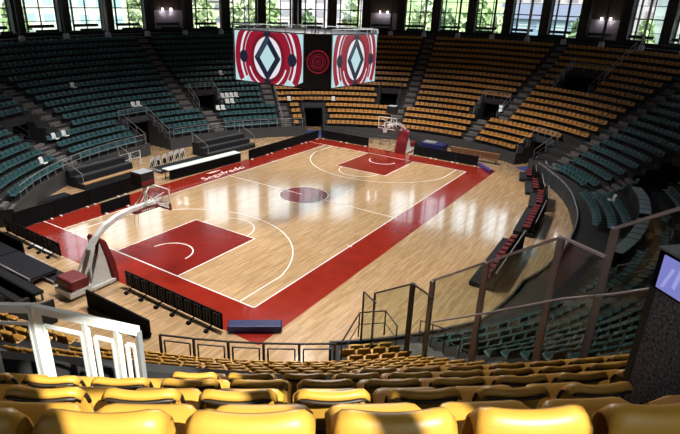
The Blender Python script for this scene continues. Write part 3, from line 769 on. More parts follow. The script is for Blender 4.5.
# ------------------------------------------------------------------ scoreboard cube over the court centre
def scoreboard():
    cx, cy, s, c, zb, zt = 14., 7.5, 3.88, 1.11, 8.3, 11.42
    t = thing('scoreboard', 'hanging black scoreboard cube with red and pale blue diamond screens', 'scoreboard', (cx, cy, zb))
    o = [(-s, s-c), (-s, -s+c), (-s+c, -s), (s-c, -s), (s, -s+c), (s, s-c), (s-c, s), (-s+c, s)]
    mb = MB(); mb.prism([(cx+x, cy+y, zb) for x, y in o], (0, 0, zt-zb)); mb.build('casing', M['screenblack'], t)
    H = zt-zb
    def face(p, q, name, lab, ch):         # p: left end, q: right end seen from outside; picture in u (0..1) v (0..1)
        p, q = np.array([*p, 0.]), np.array([*q, 0.]); d = q-p; L = np.linalg.norm(d); d /= L; n = np.cross(d, [0, 0, 1.])
        A = L/H
        def P(u, v, e): return p+d*(u*L)+np.array([0, 0, zb+v*H])+n*e
        mb = MB(); mats = [M[k] for k in ('e_pale', 'e_red', 'e_dred', 'e_white', 'e_navy', 'e_slate')]
        m0, m1 = .02, .98
        cut = [(m1, .12), (m1-.13, m0)] if ch else [(m1, m0)]
        mb.m = 0; mb.prism([P(u, v, .005) for u, v in [(m0, m0)]+cut[::-1]+[(m1, m1), (m0, m1)]], n*.03)
        e = [.04]
        def poly(pts, m): e[0] += .002; mb.m = m; mb.quadpoly([P(min(m1, max(m0, u)), min(m1, max(m0, v)), e[0]) for u, v in pts])
        def ring(r0, r1, t0, t1, m, sx=1., sy=1.12, c0=(.5, .5), N=40):
            e[0] += .002; mb.m = m; ts = [R(t0+(t1-t0)*i/N) for i in range(N+1)]
            f = lambda r, tt: (c0[0]+r*math.cos(tt)*sx/A, c0[1]+r*math.sin(tt)*sy)
            for a, b in zip(ts[:-1], ts[1:]):
                w = [f(r0, a), f(r1, a), f(r1, b), f(r0, b)]
                w = [(min(m1, max(m0, u)), min(m1, max(m0, v))) for u, v in w]
                if (max(v for _, v in w)-min(v for _, v in w)) < 1e-4 or (max(u for u, _ in w)-min(u for u, _ in w)) < 1e-4: continue
                mb.quadpoly([P(u, v, e[0]) for u, v in w])
        ring(.60, .84, -32, 212, 1); ring(.66, .71, -35, 215, 3)
        ring(.34, .585, -180, 180, 1); ring(.34, .42, -180, 180, 2); ring(0, .345, 0, 360, 3, 1, 1.15)
        ring(.47, .50, 200, 250, 3); ring(.47, .50, 290, 340, 3)
        dm = lambda r, k=1.35: [(.5-r/A, .5), (.5, .5-r*k), (.5+r/A, .5), (.5, .5+r*k)]
        poly(dm(.33), 4); poly([(.5-.30/A, .5), (.5, .5+.40), (.5+.05/A, .5+.34), (.5-.2/A, .5)], 5); poly(dm(.19), 0)
        for x in (-.61, .61): ring(0, .105, 0, 360, 4, 1, 1.15, (.5+x/A, .5), 20)
        for y in (-.46, .46): ring(0, .07, 0, 360, 4, 1.2, 1., (.5, .5+y), 20)
        tag(mb.build(name, mats, t), lab)
    cor = [(cx+x, cy+y) for x, y in o]
    face(cor[0], cor[1], 'screen', 'left screen, wide, with red arches round a navy diamond', True)
    face(cor[2], cor[3], 'screen', 'right screen, narrow from here, with red arches round a navy diamond', False)
    face(cor[4], cor[5], 'screen', None, True); face(cor[6], cor[7], 'screen', None, False)
    for i in (1, 3, 5, 7):
        p, q = np.array([*cor[i], 0.]), np.array([*cor[(i+1) % 8], 0.]); d = q-p; L = np.linalg.norm(d); d /= L; n = np.cross(d, [0, 0, 1.])
        c0 = p+d*L/2+np.array([0, 0, zb+H*.5]); N = 48; zz = np.array([0, 0, 1.])
        em = MB().prism([c0+n*.004+.09*(math.cos(x)*d+math.sin(x)*zz) for x in np.linspace(0, 2*math.pi, 20, False)], n*.008).build('emblem', M['e_dred'], t)
        for r0, r1 in ((.58, .68), (.42, .47), (.27, .36), (.15, .19)):
            mb = MB()
            for x, y in zip(np.linspace(0, 2*math.pi, N+1)[:-1], np.linspace(0, 2*math.pi, N+1)[1:]):
                mb.quadpoly([c0+n*.012+r*(math.cos(w)*d+math.sin(w)*zz) for r, w in ((r0, x), (r1, x), (r1, y), (r0, y))])
            o2 = mb.build('emblem_ring', M['e_dred']); o2.parent = em; o2.matrix_parent_inverse = Matrix.Translation(-Vector(t.location))
    for x, y in ((-2.6, -2.6), (2.6, -2.6), (2.6, 2.6), (-2.6, 2.6)):
        mb = MB(); mb.tube([(cx+x, cy+y, zt-.1), (cx+x, cy+y, Z_ROOF-.02)], .04, 6); mb.build('cable', M['darksteel'], t)
    mb = MB()
    for i in range(8):
        a, b = np.array([*cor[i], zt+.25]), np.array([*cor[(i+1) % 8], zt+.25]); mb.bar(a, b, .05); mb.bar(a-np.array([0, 0, .3]), a, .05)
        for q in (.25, .5, .75): w = a+(b-a)*q; mb.bar(w-np.array([0, 0, .3]), w, .03)
    mb.build('top_truss', M['steel'], t)
scoreboard()

# ------------------------------------------------------------------ basketball hoops
def hoop():
    t = thing('basketball_hoop', 'white basketball hoop stand with maroon padding at the near end of the court', 'basketball hoop', (0, 7.5, 0), 'basketball hoops')
    def B(mb, name, m, smooth=False, bevel=0., par=None):
        me = mb.mesh(name, m, smooth); o = bpy.data.objects.new(name, me); COL.objects.link(o); o.parent = par or t
        if bevel: b = o.modifiers.new('bevel', 'BEVEL'); b.width = bevel; b.segments = 2
        return o
    mb = MB(); mb.box(-3.5, -2.15, -.62, .62, .10, .24); mb.box(-4.45, -3.4, -.62, .62, .14, .42)
    for x in (-3.2, -2.4):
        for y in (-.52, .52): mb.tube([(x, y-.05, .08), (x, y+.05, .08)], .08, 10)
    B(mb, 'base', M['white'])
    mb = MB(); mb.box(-4.35, -3.45, -.6, .6, .42, .92); B(mb, 'weight_box', M['maroon'], bevel=.08)
    mb = MB()                                # tall front pad
    mb.prism([(-2.18, -.58, .02), (-1.92, -.58, .02), (-1.98, -.5, 1.1), (-2.25, -.42, 2.15), (-2.42, -.4, 2.35), (-2.55, -.4, 2.2), (-2.3, -.5, 1.1)], (0, 1.1, 0)); B(mb, 'front_pad', M['maroon'], bevel=.05)
    mb = MB(); mb.prism([(-3.4, -.5, .25), (-2.3, -.5, .25), (-2.4, -.42, 1.3), (-2.6, -.4, 2.2), (-2.75, -.4, 1.6)], (0, .05, 0)); mb.prism([(-3.4, .45, .25), (-2.3, .45, .25), (-2.4, .42, 1.3), (-2.6, .4, 2.2), (-2.75, .4, 1.6)], (0, .05, 0)); B(mb, 'side_plate', M['white'])
    arc = [(-3.15, 1.15), (-2.95, 1.75), (-2.55, 2.3), (-2.0, 2.72), (-1.35, 2.98), (-.6, 3.12), (.2, 3.16), (.95, 3.15)]
    mb = MB()                                # boom
    for (x0, z0), (x1, z1), w0, w1 in zip(arc[:-1], arc[1:], (.22, .24, .25, .24, .22, .20, .18), (.24, .25, .24, .22, .20, .18, .16)):
        mb.hexa([(x0, -.13, z0-w0/2), (x1, -.13, z1-w1/2), (x1, .13, z1-w1/2), (x0, .13, z0-w0/2), (x0, -.13, z0+w0/2), (x1, -.13, z1+w1/2), (x1, .13, z1+w1/2), (x0, .13, z0+w0/2)])
    B(mb, 'boom', M['white'])
    mb = MB()
    for y in (-.35, .35):
        mb.tube([(-3.75, y, .35), (-3.3, y*.8, 1.1), (-2.9, y*.6, 1.9), (-2.5, y*.5, 2.35)], .045, 8); mb.tube([(-3.25, y, .3), (-3.1, y*.7, 1.2), (-2.75, y*.5, 2.0)], .06, 8)
        mb.tube([(-3.7, y, .5), (-3.05, y*.7, 1.3)], .03, 6)
    B(mb, 'strut', M['white'])
    mb = MB(); mb.box(-.35, 1.05, -.2, .2, 2.86, 3.04); B(mb, 'boom_pad', M['maroon'], bevel=.03)
    mb = MB(); mb.m = 1
    for i, u in enumerate((.0, .14, .28, .42, .56, .70)): mb.box(.0+u, .09+u, -.203, -.2, 2.91, 2.99)
    B(mb, 'pad_lettering', [M['white'], M['white']])
    mb = MB()
    for y in (-.6, .6): mb.tube([(.1, y*.15, 3.2), (1.12, y, 3.75)], .028, 6); mb.tube([(.6, y*.1, 3.25), (1.12, y, 3.1)], .025, 6)
    mb.tube([(.4, 0, 3.2), (.4, 0, 4.1)], .06, 8); mb.tube([(-.3, 0, 3.2), (.4, 0, 3.95)], .035, 6); mb.tube([(.95, 0, 3.2), (.4, 0, 3.8)], .03, 6)
    B(mb, 'board_brace', M['white'])
    bb = MB(); bb.box(1.165, 1.195, -.9, .9, 2.9, 3.95); board = B(bb, 'backboard', M['clear'])
    mb = MB()
    for z in (2.9, 3.93): mb.box(1.15, 1.21, -.92, .92, z-.02, z+.03)
    for y in (-.9, .9): mb.box(1.15, 1.21, y-.025, y+.025, 2.88, 3.96)
    B(mb, 'board_frame', M['white'], par=board)
    mb = MB()
    for z in (3.05, 3.5): mb.box(1.197, 1.2, -.295, .295, z-.025, z+.025)
    for y in (-.27, .27): mb.box(1.197, 1.2, y-.025, y+.025, 3.05, 3.5)
    B(mb, 'target_square', M['white'], par=board)
    mb = MB(); mb.box(1.13, 1.23, -.94, .94, 2.83, 2.9); mb.box(1.13, 1.23, .885, .945, 2.85, 3.2); mb.box(1.13, 1.23, -.945, -.885, 2.85, 3.2); B(mb, 'board_pad', M['maroon'], par=board)
    rim = MB(); rim.tube([(1.575+.225*math.cos(a), .225*math.sin(a), 3.05) for a in np.linspace(0, 2*math.pi, 25)], .012, 6, False); rim.box(1.2, 1.36, -.08, .08, 3.0, 3.06)
    rim = B(rim, 'rim', M['redcush'])
    mb = MB()
    for i in range(12):
        a0 = 2*math.pi*i/12
        for sg in (1, -1):
            pts = []
            for j in range(5):
                r = .225-.028*j; a = a0+sg*j*math.pi/24*2; pts.append((1.575+r*math.cos(a), r*math.sin(a), 3.04-.1*j))
            mb.tube(pts, .006, 4)
    B(mb, 'net', M['net'], par=rim)
    mb = MB(); mb.box(.02, .78, -.38, .38, 4.22, 4.9); mb.m = 1; mb.box(.02, .78, -.38, .38, 4.9, 4.92)
    sc = B(mb, 'shot_clock', [M['screenblack'], M['steel']])
    mb = MB()
    for y in (-.37, .0, .37): mb.box(.0, .02, y-.02, y+.02, 4.25, 4.88)
    mb.m = 1; mb.box(.0, .02, -.36, .36, 4.76, 4.84); mb.box(.03, .77, -.395, -.38, 4.3, 4.5)
    B(mb, 'clock_face', [M['screenblack'], M['maroon']], par=sc)
    mb = MB()
    for y in (-.25, .25): mb.tube([(-.2, y*.5, 2.95), (-.25, y*.6, 2.2)], .01, 4)
    mb.box(.28, .52, -.12, .12, 4.05, 4.23); B(mb, 'clock_mount', M['steel'])
    return t
h1 = hoop()
copy_tree(h1, (28, 7.5, 0), math.pi, 'white basketball hoop stand with maroon padding at the far end under the orange stand', 'basketball hoops')

# ------------------------------------------------------------------ boards round the court
def board(p, q, h, label, group, name='advertising_board', th=.09, white=True):
    p, q = np.array([*p, 0.]), np.array([*q, 0.]); d = q-p; L = np.linalg.norm(d); d /= L; n = np.array([-d[1], d[0], 0])
    t = thing(name, label, 'board', tuple(p), group)
    mb = MB(); mb.bar(p+np.array([0, 0, h/2+.04])+d*.02, q+np.array([0, 0, h/2+.04])-d*.02, th, h); mb.build('panel', M['black'], t)
    for e in (.12, .88):
        c = p+d*L*e; mb = MB(); mb.bar(c-n*.22+np.array([0, 0, .03]), c+n*.22+np.array([0, 0, .03]), .12, .05); mb.build('foot', M['white' if white else 'darksteel'], t)
    return t
def boards(p, q, n, h, where, group, **kw):
    p, q = np.array(p, float), np.array(q, float)
    for i in range(n):
        board(p+(q-p)*i/n, p+(q-p)*(i+1)/n, h, 'black court-side board, %s from the left %s' % (ordw(i+1), where), group, **kw)
boards((-1.75, 16.85), (8.3, 17.75), 4, 1.05, 'along the far sideline behind the near hoop', 'boards along the far sideline')
boards((18.6, 17.0), (29.9, 17.25), 4, .85, 'on the far sideline toward the tunnel', 'boards beside the tunnel')
boards((30.25, 17.1), (30.25, 11.2), 2, .85, 'on the far baseline left of the far hoop', 'far baseline boards')
boards((30.35, 6.2), (30.35, -.25), 3, .9, 'on the far baseline right of the far hoop', 'far baseline boards')
board((2.75, 15.25), (5.0, 15.4), .72, 'small low black board lying between wood and red border behind near hoop', None)
board((-3.2, 17.3), (-3.2, 13.1), .8, 'black board behind the low platform at the left edge', None)
boards((-4.2, 6.0), (-4.2, 1.8), 2, .8, 'in front of the stand below the near hoop', 'boards below the near hoop', white=False)
def led_board(p, q, h, label):
    p, q = np.array([*p, 0.]), np.array([*q, 0.]); d = q-p; L = np.linalg.norm(d); d /= L; n = np.array([-d[1], d[0], 0]); up = np.array([0, 0, 1.])
    if n[0] > 0: n = -n
    t = thing('sideline_board', label, 'board', tuple(p), 'ribbed boards on the near baseline'); tl = n*-.0
    mb = MB(); mb.bar(p+up*(h/2+.1), q+up*(h/2+.1), .06, h); mb.build('panel', M['black'], t)
    k = 11
    for i in range(k):
        a = p+d*L*(i+.2)/k+n*.045; b = p+d*L*(i+.8)/k+n*.045; mb = MB()
        for w in (a, b): mb.bar(w+up*.18, w+up*(h+.02), .035, .03)
        mb.bar(a+up*.18, b+up*.18, .03); mb.bar(a+up*(h+.02), b+up*(h+.02), .03); mb.bar((a+b)/2+up*.25, (a+b)/2+up*(h-.08), .06, .03); mb.build('back_frame', M['darksteel'], t)
    for i in range(6):
        c = p+d*L*(i+.5)/6; mb = MB(); mb.bar(c+n*.03+up*.22, c+n*.42+up*.05, .05, .04); mb.box(c[0]-.5, c[0]-.36, c[1]-.09, c[1]+.09, 0, .1); mb.build('foot', M['black'], t)
board((-5.7, 13.2), (-5.7, 7.4), .8, 'black board between the dark platforms and the foreground stand at left', None)
led_board((-2.12, 17.1), (-2.2, 11.45), .72, 'ribbed back of the black baseline board left of the near hoop')
led_board((-2.13, 6.1), (-2.18, -.2), .78, 'ribbed back of the black baseline board right of the near hoop')

# scorers table: white top, black front
t = thing('scorer_table', 'long scorers table with white top and black front on the far sideline', 'table', (10.2, 17.2, 0))
mb = MB(); mb.bar((10.2, 17.55, .42), (17.7, 17.15, .42), .06, .76); mb.build('front_panel', M['black'], t)
mb = MB(); mb.bar((10.15, 17.95, .82), (17.75, 17.55, .82), .85, .05); mb.build('tabletop', M['tabletop'], t)
for e in (0, .33, .66, 1):
    x, y = 10.3+7.2*e, 18.2-.4*e; mb = MB(); mb.bar((x, y, 0), (x, y, .8), .05); mb.build('leg', M['darksteel'], t)

mb = MB(); p = np.array([-.02, -1.85]); q = np.array([-1.42, .05])
tag(mb.bar((-1.95, -.28, .17), (-.62, -2.1, .17), .55, .32).build('folded_mat', M['navy'], bevel=.06), 'dark blue folded mat on the red corner nearest the camera', 'mat')
mb = MB(); mb.tube([(30.6, -.35, .17), (28.95, -1.95, .17)], .17, 14)
tag(mb.build('rolled_mat', M['purple'], smooth=False), 'purple rolled mat on the red corner at the far right', 'mat')

# low platforms and mats on the left floor
def platform(x0, x1, y0, y1, h, label, strip=True, rot=0.):
    t = thing('platform', label, 'platform', (x0, y0, 0), 'low dark platforms')
    mb = MB(); mb.box(x0, x1, y0, y1, h-.08, h); mb.build('deck', M['rubber'], t)
    mb = MB(); mb.box(x0, x1, y0, y1, h-.14, h-.085) if h > .15 else mb.box(x0, x1, y0, y1, 0, h-.085)
    mb.build('frame', M['darksteel'], t)
    if strip: mb = MB(); mb.box(x0-.03, x0, y0, y1, h-.1, h+.01); mb.build('edge_strip', M['plinth'], t)
    if h > .15:
        for x in (x0+.08, x1-.08):
            for y in (y0+.08, y1-.08): mb = MB(); mb.bar((x, y, 0), (x, y, h-.1), .07); mb.build('leg', M['darksteel'], t)
platform(-4.75, -3.45, 13.2, 16.9, .42, 'low black platform with pale edge strip at the left edge behind the board')
platform(-4.75, -3.45, 9.6, 13.1, .42, 'low black platform with pale edge strip beside the black board at left')
platform(-4.0, -3.2, 9.0, 11.6, .16, 'flat black platform on the wood left of the near hoop base', True)
platform(1.0, 3.6, 20.0, 20.75, .12, 'narrow black mat platform on the wood behind the far sideline boards', True)
platform(-6.2, -5.0, 8.0, 13.2, .5, 'dark platform at the left edge in front of the white railing', False)
# retractable bleachers on the left
def bleacher(x0, x1, y0, n, label, seatm, yaw=0.):
    t = thing('bleacher', label, 'bleacher', (x0, y0, 0), 'folding bleachers behind the scorers table'); ca, sa = math.cos(yaw), math.sin(yaw)
    def P(x, y, z): return (x0+(x-x0)*ca-(y-y0)*sa, y0+(x-x0)*sa+(y-y0)*ca, z)
    for i in range(n):
        ya, yb, z = y0+.75*i, y0+.75*i+.78, .38*(i+1)
        mb = MB(); mb.hexa([P(x0, ya, 0), P(x1, ya, 0), P(x1, yb, 0), P(x0, yb, 0), P(x0, ya, z), P(x1, ya, z), P(x1, yb, z), P(x0, yb, z)]); mb.build('tier', M['rubber'], t)
        mb = MB(); mb.hexa([P(x0, ya+.02, z), P(x1, ya+.02, z), P(x1, ya+.35, z), P(x0, ya+.35, z), P(x0, ya+.02, z+.09), P(x1, ya+.02, z+.09), P(x1, ya+.35, z+.09), P(x0, ya+.35, z+.09)]); mb.build('seat_plank', M[seatm if i == 0 else 'darksteel'], t)
    for x in (x0, x1):
        mb = MB(); mb.tube([P(x, y0+.1, .4), P(x, y0+.1, 1.2), P(x, y0+.75*n-.1, .38*n+.9), P(x, y0+.75*n-.1, .38*n)], .025, 6); mb.build('end_rail', M['steel'], t)
bleacher(4.9, 9.9, 20.3, 3, 'dark folding bleacher with tan front plank at left behind the sideline boards', 'tan', .09)
bleacher(16.6, 22.4, 19.9, 3, 'dark grey folding bleacher between scorers table and teal stand', 'darksteel', -.06)
t = thing('barrier', 'white tubular barrier along the front of the left teal stand', 'barrier', (5.2, 22.6, 0))
for i in range(6):
    x, y = 5.2+1.15*i, 22.7+.1*i; mb = MB(); mb.tube([(x, y, 0), (x, y, 1.1), (x+1.0, y+.09, 1.1), (x+1.0, y+.09, 0)], .03, 6); mb.tube([(x, y, .55), (x+1, y+.09, .55)], .025, 6); mb.build('frame', M['white'], t)
# stacked folding chairs leaning by the left entrance
def fchair():
    t = thing('folding_chair', 'pale folding chair', 'chair', (0, 0, 0), 'folded chairs leaning by the left entrance')
    def B(mb, n, m): o = bpy.data.objects.new(n, mb.mesh(n, m)); COL.objects.link(o); o.parent = t
    for x in (-.2, .2):
        mb = MB(); mb.tube([(x, 0, 0), (x, .12, .9)], .015, 5); B(mb, 'leg', M['white']); mb = MB(); mb.tube([(x*.9, .22, 0), (x*.9, .1, .6)], .015, 5); B(mb, 'leg', M['white'])
    mb = MB(); mb.box(-.2, .2, .08, .12, .65, .9); B(mb, 'backrest', M['plinth']); mb = MB(); mb.box(-.19, .19, .1, .13, .2, .6); B(mb, 'seat', M['black'])
    return t
fc = fchair()
for i in range(12):
    loc = (11.3+.36*i, 20.9+.05*i+.25*(i % 2), 0); lab = 'folded pale and black chair, %s from the left in the leaning row by the entrance' % ordw(i+1)
    if i == 0: fc.location = loc; fc.rotation_euler = (0, 0, .5); fc['label'] = lab
    else: copy_tree(fc, loc, .5+rnd.uniform(-.5, .5), lab)
platform(10.9, 15.9, 19.4, 20.6, .3, 'low dark ramp platform in front of the folded chairs', True)

# team chairs on black benches along the right side
def tchair():
    t = thing('team_chair', 'team chair', 'chair', (0, 0, 0), 'red-cushioned team chairs')
    def B(mb, n, m, bev=.0): o = bpy.data.objects.new(n, mb.mesh(n, m)); COL.objects.link(o); o.parent = t
    mb = MB(); mb.box(-.24, .24, -.26, .22, .18, .30); B(mb, 'seat', M['black'])
    mb = MB(); mb.box(-.22, .22, -.2, .22, .30, .37); B(mb, 'cushion', M['redcush'])
    mb = MB(); mb.hexa([(-.25, -.26, .25), (.25, -.26, .25), (.25, -.2, .25), (-.25, -.2, .25), (-.25, -.36, .85), (.25, -.36, .85), (.25, -.3, .85), (-.25, -.3, .85)]); B(mb, 'backrest', M['black'])
    
    for x in (-.2, .2): mb = MB(); mb.bar((x, -.1, 0), (x, -.1, .2), .05, .3); B(mb, 'leg', M['darksteel'])
    return t
tc = None
def bench(p, q, n, where, depth=1.25):
    global tc
    p, q = np.array([*p, 0.]), np.array([*q, 0.]); d = q-p; L = np.linalg.norm(d); d /= L; nn = np.array([-d[1], d[0], 0]); yaw = math.atan2(d[1], d[0])
    t = thing('bench_platform', 'black carpeted platform carrying the red team chairs, %s' % where, 'platform', tuple(p), 'platforms under the team chairs')
    mb = MB(); mb.bar(p+nn*.1+np.array([0, 0, .13]), q+nn*.1+np.array([0, 0, .13]), depth, .26); mb.build('deck', M['blackfab'], t)
    mb = MB(); mb.bar(p-nn*.5+np.array([0, 0, .5]), q-nn*.5+np.array([0, 0, .5]), .06, 1.0); mb.build('back_panel', M['black'], t)
    mb = MB(); mb.bar(p-nn*.5+np.array([0, 0, 1.02]), q-nn*.5+np.array([0, 0, 1.02]), .05, .05); mb.build('top_rail', M['steel'], t)
    for i in range(n):
        c = p+d*L*(i+.5)/n+np.array([0, 0, .26]); lab = 'black team chair with red cushion, %s from the near end, %s' % (ordw(i+1), where)
        if tc is None: tc = tchair(); tc.location = c; tc.rotation_euler = (0, 0, yaw); tc['label'] = lab
        else: copy_tree(tc, c, yaw, lab)
bench((28.3, -5.3), (30.5, -4.75), 3, 'bench nearest the corner entrance')
bench((25.0, -6.6), (27.9, -5.85), 4, 'second bench from the corner')
bench((21.6, -7.6), (24.9, -7.0), 5, 'third bench from the corner')
bench((16.2, -8.0), (21.2, -7.6), 8, 'fourth bench from the corner')
bench((8.0, -8.0), (14.6, -7.8), 10, 'bench behind the glass fence')

# things below the far orange stand
t = thing('equipment_cart', 'low dark blue covered cart behind the far baseline board', 'cart', (31.3, 4.6, 0))
mb = MB(); mb.box(31.2, 32.6, 3.6, 5.9, .15, 1.15); mb.build('cover', M['navy'], t, bevel=.06)
mb = MB(); mb.box(31.4, 32.4, 4.6, 5.8, 1.16, 1.2); mb.build('lid', M['steel'], t)
for x, y in ((31.4, 3.8), (32.4, 3.8), (31.4, 5.7), (32.4, 5.7)): mb = MB(); mb.tube([(x-.05, y, .08), (x+.05, y, .08)], .08, 8); mb.build('wheel', M['black'], t)
t = thing('ramp', 'dark grey sloping ramp beside the far hoop', 'ramp', (32.2, 7.2, 0))
mb = MB(); mb.prism([(32.9, 9.2, 0), (32.9, 6.2, 0), (32.9, 6.2, .25), (32.9, 9.2, 1.2)], (1.2, 0, 0)); mb.build('deck', M['rubber'], t)
t = thing('bench', 'brown wooden bench with divided back behind the right far baseline board', 'bench', (31.9, -1, 0))
mb = MB(); mb.box(31.95, 32.3, -1.6, 3.2, .38, .44); mb.build('seat', M['bwood'], t)
for i in range(8): y = -1.6+.6*i; mb = MB(); mb.box(32.3, 32.36, y+.03, y+.57, .4, .95); mb.build('back_panel', M['bwood'], t)
for y in (-1.4, .8, 3.0): mb = MB(); mb.box(32.0, 32.28, y-.04, y+.04, 0, .38); mb.build('leg', M['darksteel'], t)
mb = MB(); mb.bar((32.33, -1.62, .97), (32.33, 3.22, .97), .08, .05); mb.build('top_rail', M['tan'], t)
t = thing('stage_frame', 'dark metal frame barrier under the orange stand left of the far hoop', 'barrier', (31.5, 10, 0))
for i in range(6): y = 9.6+1.15*i; mb = MB(); mb.tube([(31.9, y, 0), (31.9, y, .95), (31.9, y+1, .95), (31.9, y+1, 0)], .03, 6); mb.tube([(31.9, y, .5), (31.9, y+1, .5)], .025, 6); mb.build('frame', M['darksteel'], t)
t = thing('gate', 'pale metal gate panels beside the blue corner carpet', 'gate', (32.2, -4.4, 0))
for (x0, y0, x1, y1) in ((31.4, -6.0, 32.6, -5.6), (32.6, -5.6, 33.4, -4.6)):
    mb = MB(); mb.bar((x0, y0, .55), (x1, y1, .55), .05, .9); mb.build('panel', M['plinth'], t)
    mb = MB()
    for x, y in ((x0, y0), (x1, y1)): mb.bar((x, y, 0), (x, y, 1.1), .06)
    mb.bar((x0, y0, 1.08), (x1, y1, 1.08), .06); mb.build('frame', M['steel'], t)
# curved press desk in the right stand
t = thing('press_desk', 'pale blue curved press desk in the right-hand stand', 'desk', tuple(pt(R(-80), .6, Z0)))
da = np.linspace(-97, -66, 15)
kd = lambda a: np.interp(a, [-97, -86, -79, -71, -65], [-.3, .5, 1.0, 1.5, 1.7])
for i, (a, b) in enumerate(zip(da[:-1], da[1:])):
    if i == 7: continue
    zt = Z0+.88+.25*max(0, kd(a)); f = lambda a, o, z: pt(R(a), kd(a)+o, z)
    mb = MB(); mb.hexa([f(a, -.3, zt), f(b, -.3, zt), f(b, .45, zt), f(a, .45, zt), f(a, -.3, zt+.05), f(b, -.3, zt+.05), f(b, .45, zt+.05), f(a, .45, zt+.05)]); mb.build('desktop', M['paledesk'], t)
    mb = MB(); mb.hexa([f(a, -.3, Z0), f(b, -.3, Z0), f(b, -.25, Z0), f(a, -.25, Z0), f(a, -.3, zt), f(b, -.3, zt), f(b, -.25, zt), f(a, -.25, zt)]); mb.build('front_panel', M['darksteel'], t)

# ------------------------------------------------------------------ outdoors, seen through the windows
def facade(ad, r, w, h, col, label, wincol=(.10, .14, .2), rows=5, cols=8, dep=12, roofcol=None):
    a = R(ad); c = np.array([CX+r*math.cos(a), CY+r*math.sin(a), 0]); rz = a
    ux = np.array([-math.sin(a), math.cos(a), 0]); uy = np.array([math.cos(a), math.sin(a), 0]); up = np.array([0, 0, 1.])
    m = mat('facade_paint', col, .8, var=.1, vscale=.3); mw = mat('facade_window', wincol, .3)
    t = thing('building', label, 'building', tuple(c)); P = lambda u, v, z: c+ux*u+uy*v+up*z
    mb = MB(); mb.hexa([P(-w/2, 0, -.4), P(w/2, 0, -.4), P(w/2, dep, -.4), P(-w/2, dep, -.4), P(-w/2, 0, h), P(w/2, 0, h), P(w/2, dep, h), P(-w/2, dep, h)]); mb.build('wall', m, t)
    fh = h/rows
    for i in range(rows):
        for j in range(cols):
            z = fh*i+fh*.3; u = -w/2+w*(j+.22)/cols
            if z < 4 : continue
            mb = MB(); mb.hexa([P(u, -.08, z), P(u+w*.56/cols, -.08, z), P(u+w*.56/cols, .02, z), P(u, .02, z), P(u, -.08, z+fh*.48), P(u+w*.56/cols, -.08, z+fh*.48), P(u+w*.56/cols, .02, z+fh*.48), P(u, .02, z+fh*.48)]); mb.build('window', mw, t)
    if roofcol:
        mb = MB(); mb.prism([P(-w/2-.5, -.6, h), P(-w/2-.5, dep+.6, h), P(-w/2-.5, dep/2, h+3.5)], ux*(w+1)); mb.build('roof', mat('roof_tile', roofcol, .8, var=.2), t)
    else:
        mb = MB(); mb.hexa([P(-w/2-.3, -.3, h), P(w/2+.3, -.3, h), P(w/2+.3, dep+.3, h), P(-w/2-.3, dep+.3, h), P(-w/2-.3, -.3, h+.5), P(w/2+.3, -.3, h+.5), P(w/2+.3, dep+.3, h+.5), P(-w/2-.3, dep+.3, h+.5)]); mb.build('roof', mw, t)
G1 = (.34, .35, .34)
facade(85, 95, 34, 19.0, (.36, .37, .36), 'pale grey block with blue window bands outside the left windows', (.10, .15, .20), 5, 9)
facade(67, 110, 26, 22, (.42, .43, .41), 'pale block outside, left of the scoreboard windows', (.20, .28, .3), 6, 7)
facade(48, 150, 22, 15, (.30, .27, .22), 'distant house with brown roof behind the trees above the scoreboard', (.1, .12, .15), 4, 7, roofcol=(.14, .12, .13))
facade(34, 105, 26, 21, (.42, .36, .40), 'pinkish white block outside above the right scoreboard screen', (.22, .20, .24), 6, 6)
facade(5, 100, 20, 13.2, (.20, .26, .36), 'bluish house with a slate gable outside the right-centre windows', (.35, .4, .46), 4, 5, roofcol=(.09, .10, .15))
facade(2, 140, 46, 24, (.44, .38, .40), 'tall pinkish block behind the bluish house', (.25, .2, .24), 7, 9)
facade(-11, 120, 22, 24, (.43, .43, .43), 'grey white block outside behind young trees at right', (.33, .35, .36), 6, 7)
facade(-22, 122, 22, 24, (.44, .44, .43), 'off white block outside the right windows', (.3, .31, .32), 6, 6)
facade(-30, 108, 14, 24, (.36, .22, .30), 'rose coloured block with balconies outside at far right', (.06, .30, .32), 8, 4)
facade(-42, 108, 22, 24, (.43, .44, .42), 'white block outside at the right edge', (.33, .35, .36), 6, 5)
mg = [mat('foliage', c, .8, var=.2, vscale=.35) for c in ((.27, .36, .17), (.17, .24, .13), (.36, .42, .25))]
mt_ = mat('bark', (.06, .045, .03), .9)
def tree(ad, r, h, w, k, label):
    a = R(ad); c = np.array([CX+r*math.cos(a), CY+r*math.sin(a), -.4]); t = thing('tree', label, 'tree', tuple(c), 'trees outside the windows')
    mb = MB(); mb.tube([c, c+np.array([0, 0, h*.6])], [.3, .15], 7); mb.build('trunk', mt_, t)
    mb = MB(); rr = random.Random(int(ad*10)+k)
    for _ in range(420):
        th = rr.uniform(0, 6.28); ph = math.acos(rr.uniform(-1, 1)); q = rr.uniform(.55, 1.)**.5*(1+.2*math.sin(3*th+k)); p = c+np.array([q*w/2*math.sin(ph)*math.cos(th), q*w/2*math.sin(ph)*math.sin(th), h*.62+q*h*.38*math.cos(ph)])
        s = rr.uniform(.5, 1.1); e = [np.array([rr.uniform(-1, 1) for _ in range(3)])*s for _ in range(3)]
        mb.quadpoly([p+e[0], p+e[1], p-e[0], p-e[1]]); 
    mb.build('crown', mg[k % 3], t)
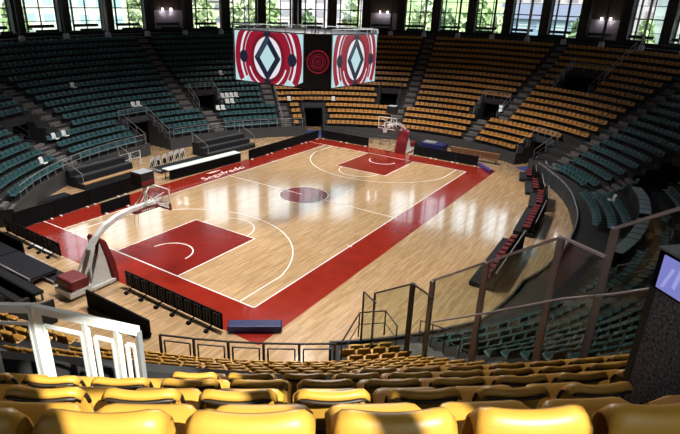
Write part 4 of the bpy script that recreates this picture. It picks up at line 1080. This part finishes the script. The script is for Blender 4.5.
for i, (ad, r, h, w, k, lab) in enumerate([
    (95, 70, 17, 11, 0, 'bushy green tree outside at the far left window'), (91.5, 66, 15, 8, 2, 'light green tree outside the second window from left'), (88.5, 72, 14, 7, 1, 'small green tree against the pale block at left'),
    (76, 80, 13, 6, 0, 'small tree outside left of the closed panel'), (61, 80, 19, 7, 2, 'tall pale green tree outside left of the scoreboard'), (56, 84, 16, 10, 0, 'round green tree outside above the left screen edge'),
    (52, 88, 15, 9, 2, 'light green tree outside above the left screen'), (46, 95, 18, 12, 2, 'broad pale green tree outside above the left screen'), (42.5, 90, 15, 9, 0, 'mid green tree outside above the scoreboard corner'),
    (37, 85, 13, 6, 1, 'dark green tree in front of the pinkish block'), (30.5, 80, 16, 6, 2, 'slim light green tree outside beside the second closed panel'),
    (20, 90, 17, 12, 2, 'broad light green tree outside right of the second closed panel'), (16.5, 80, 14, 9, 1, 'dark green tree outside the window right of centre'), (13, 90, 17, 11, 0, 'bushy green tree outside right of centre'), (9.5, 84, 14.5, 8, 2, 'light tree outside before the bluish house'),
    (-2, 78, 14, 5, 1, 'thin dark green tree outside before the grey white block'), (-5.5, 80, 13.6, 6, 1, 'low dark green tree outside before the grey white block'), (-10, 78, 13.4, 5, 0, 'small green tree outside at right'),
    (-25.5, 70, 13.6, 6, 2, 'light green tree outside the far right windows'), (-29, 72, 14, 6, 0, 'green tree outside at the right end')]):
    tree(ad, r, h, w*.55, k, lab)
# wooded hill on the skyline
mb = MB(); aa = np.linspace(-60, 130, 60); hh = [25+9*math.sin(a*.11)+6*math.sin(a*.37+1) for a in aa]
g = [[(CX+rr*math.cos(R(a)), CY+rr*math.sin(R(a)), z*h) for a, h in zip(aa, hh)] for rr, z in ((300, 0), (340, .55), (400, 1.), (470, .7), (520, 0))]
n0 = 0
for i in range(4):
    for j in range(59): mb.quadpoly([g[i][j], g[i][j+1], g[i+1][j+1], g[i+1][j]])
struct(mb.build('hillside', mat('hill_grass', (.20, .26, .11), .9, var=.4, vscale=.03)))
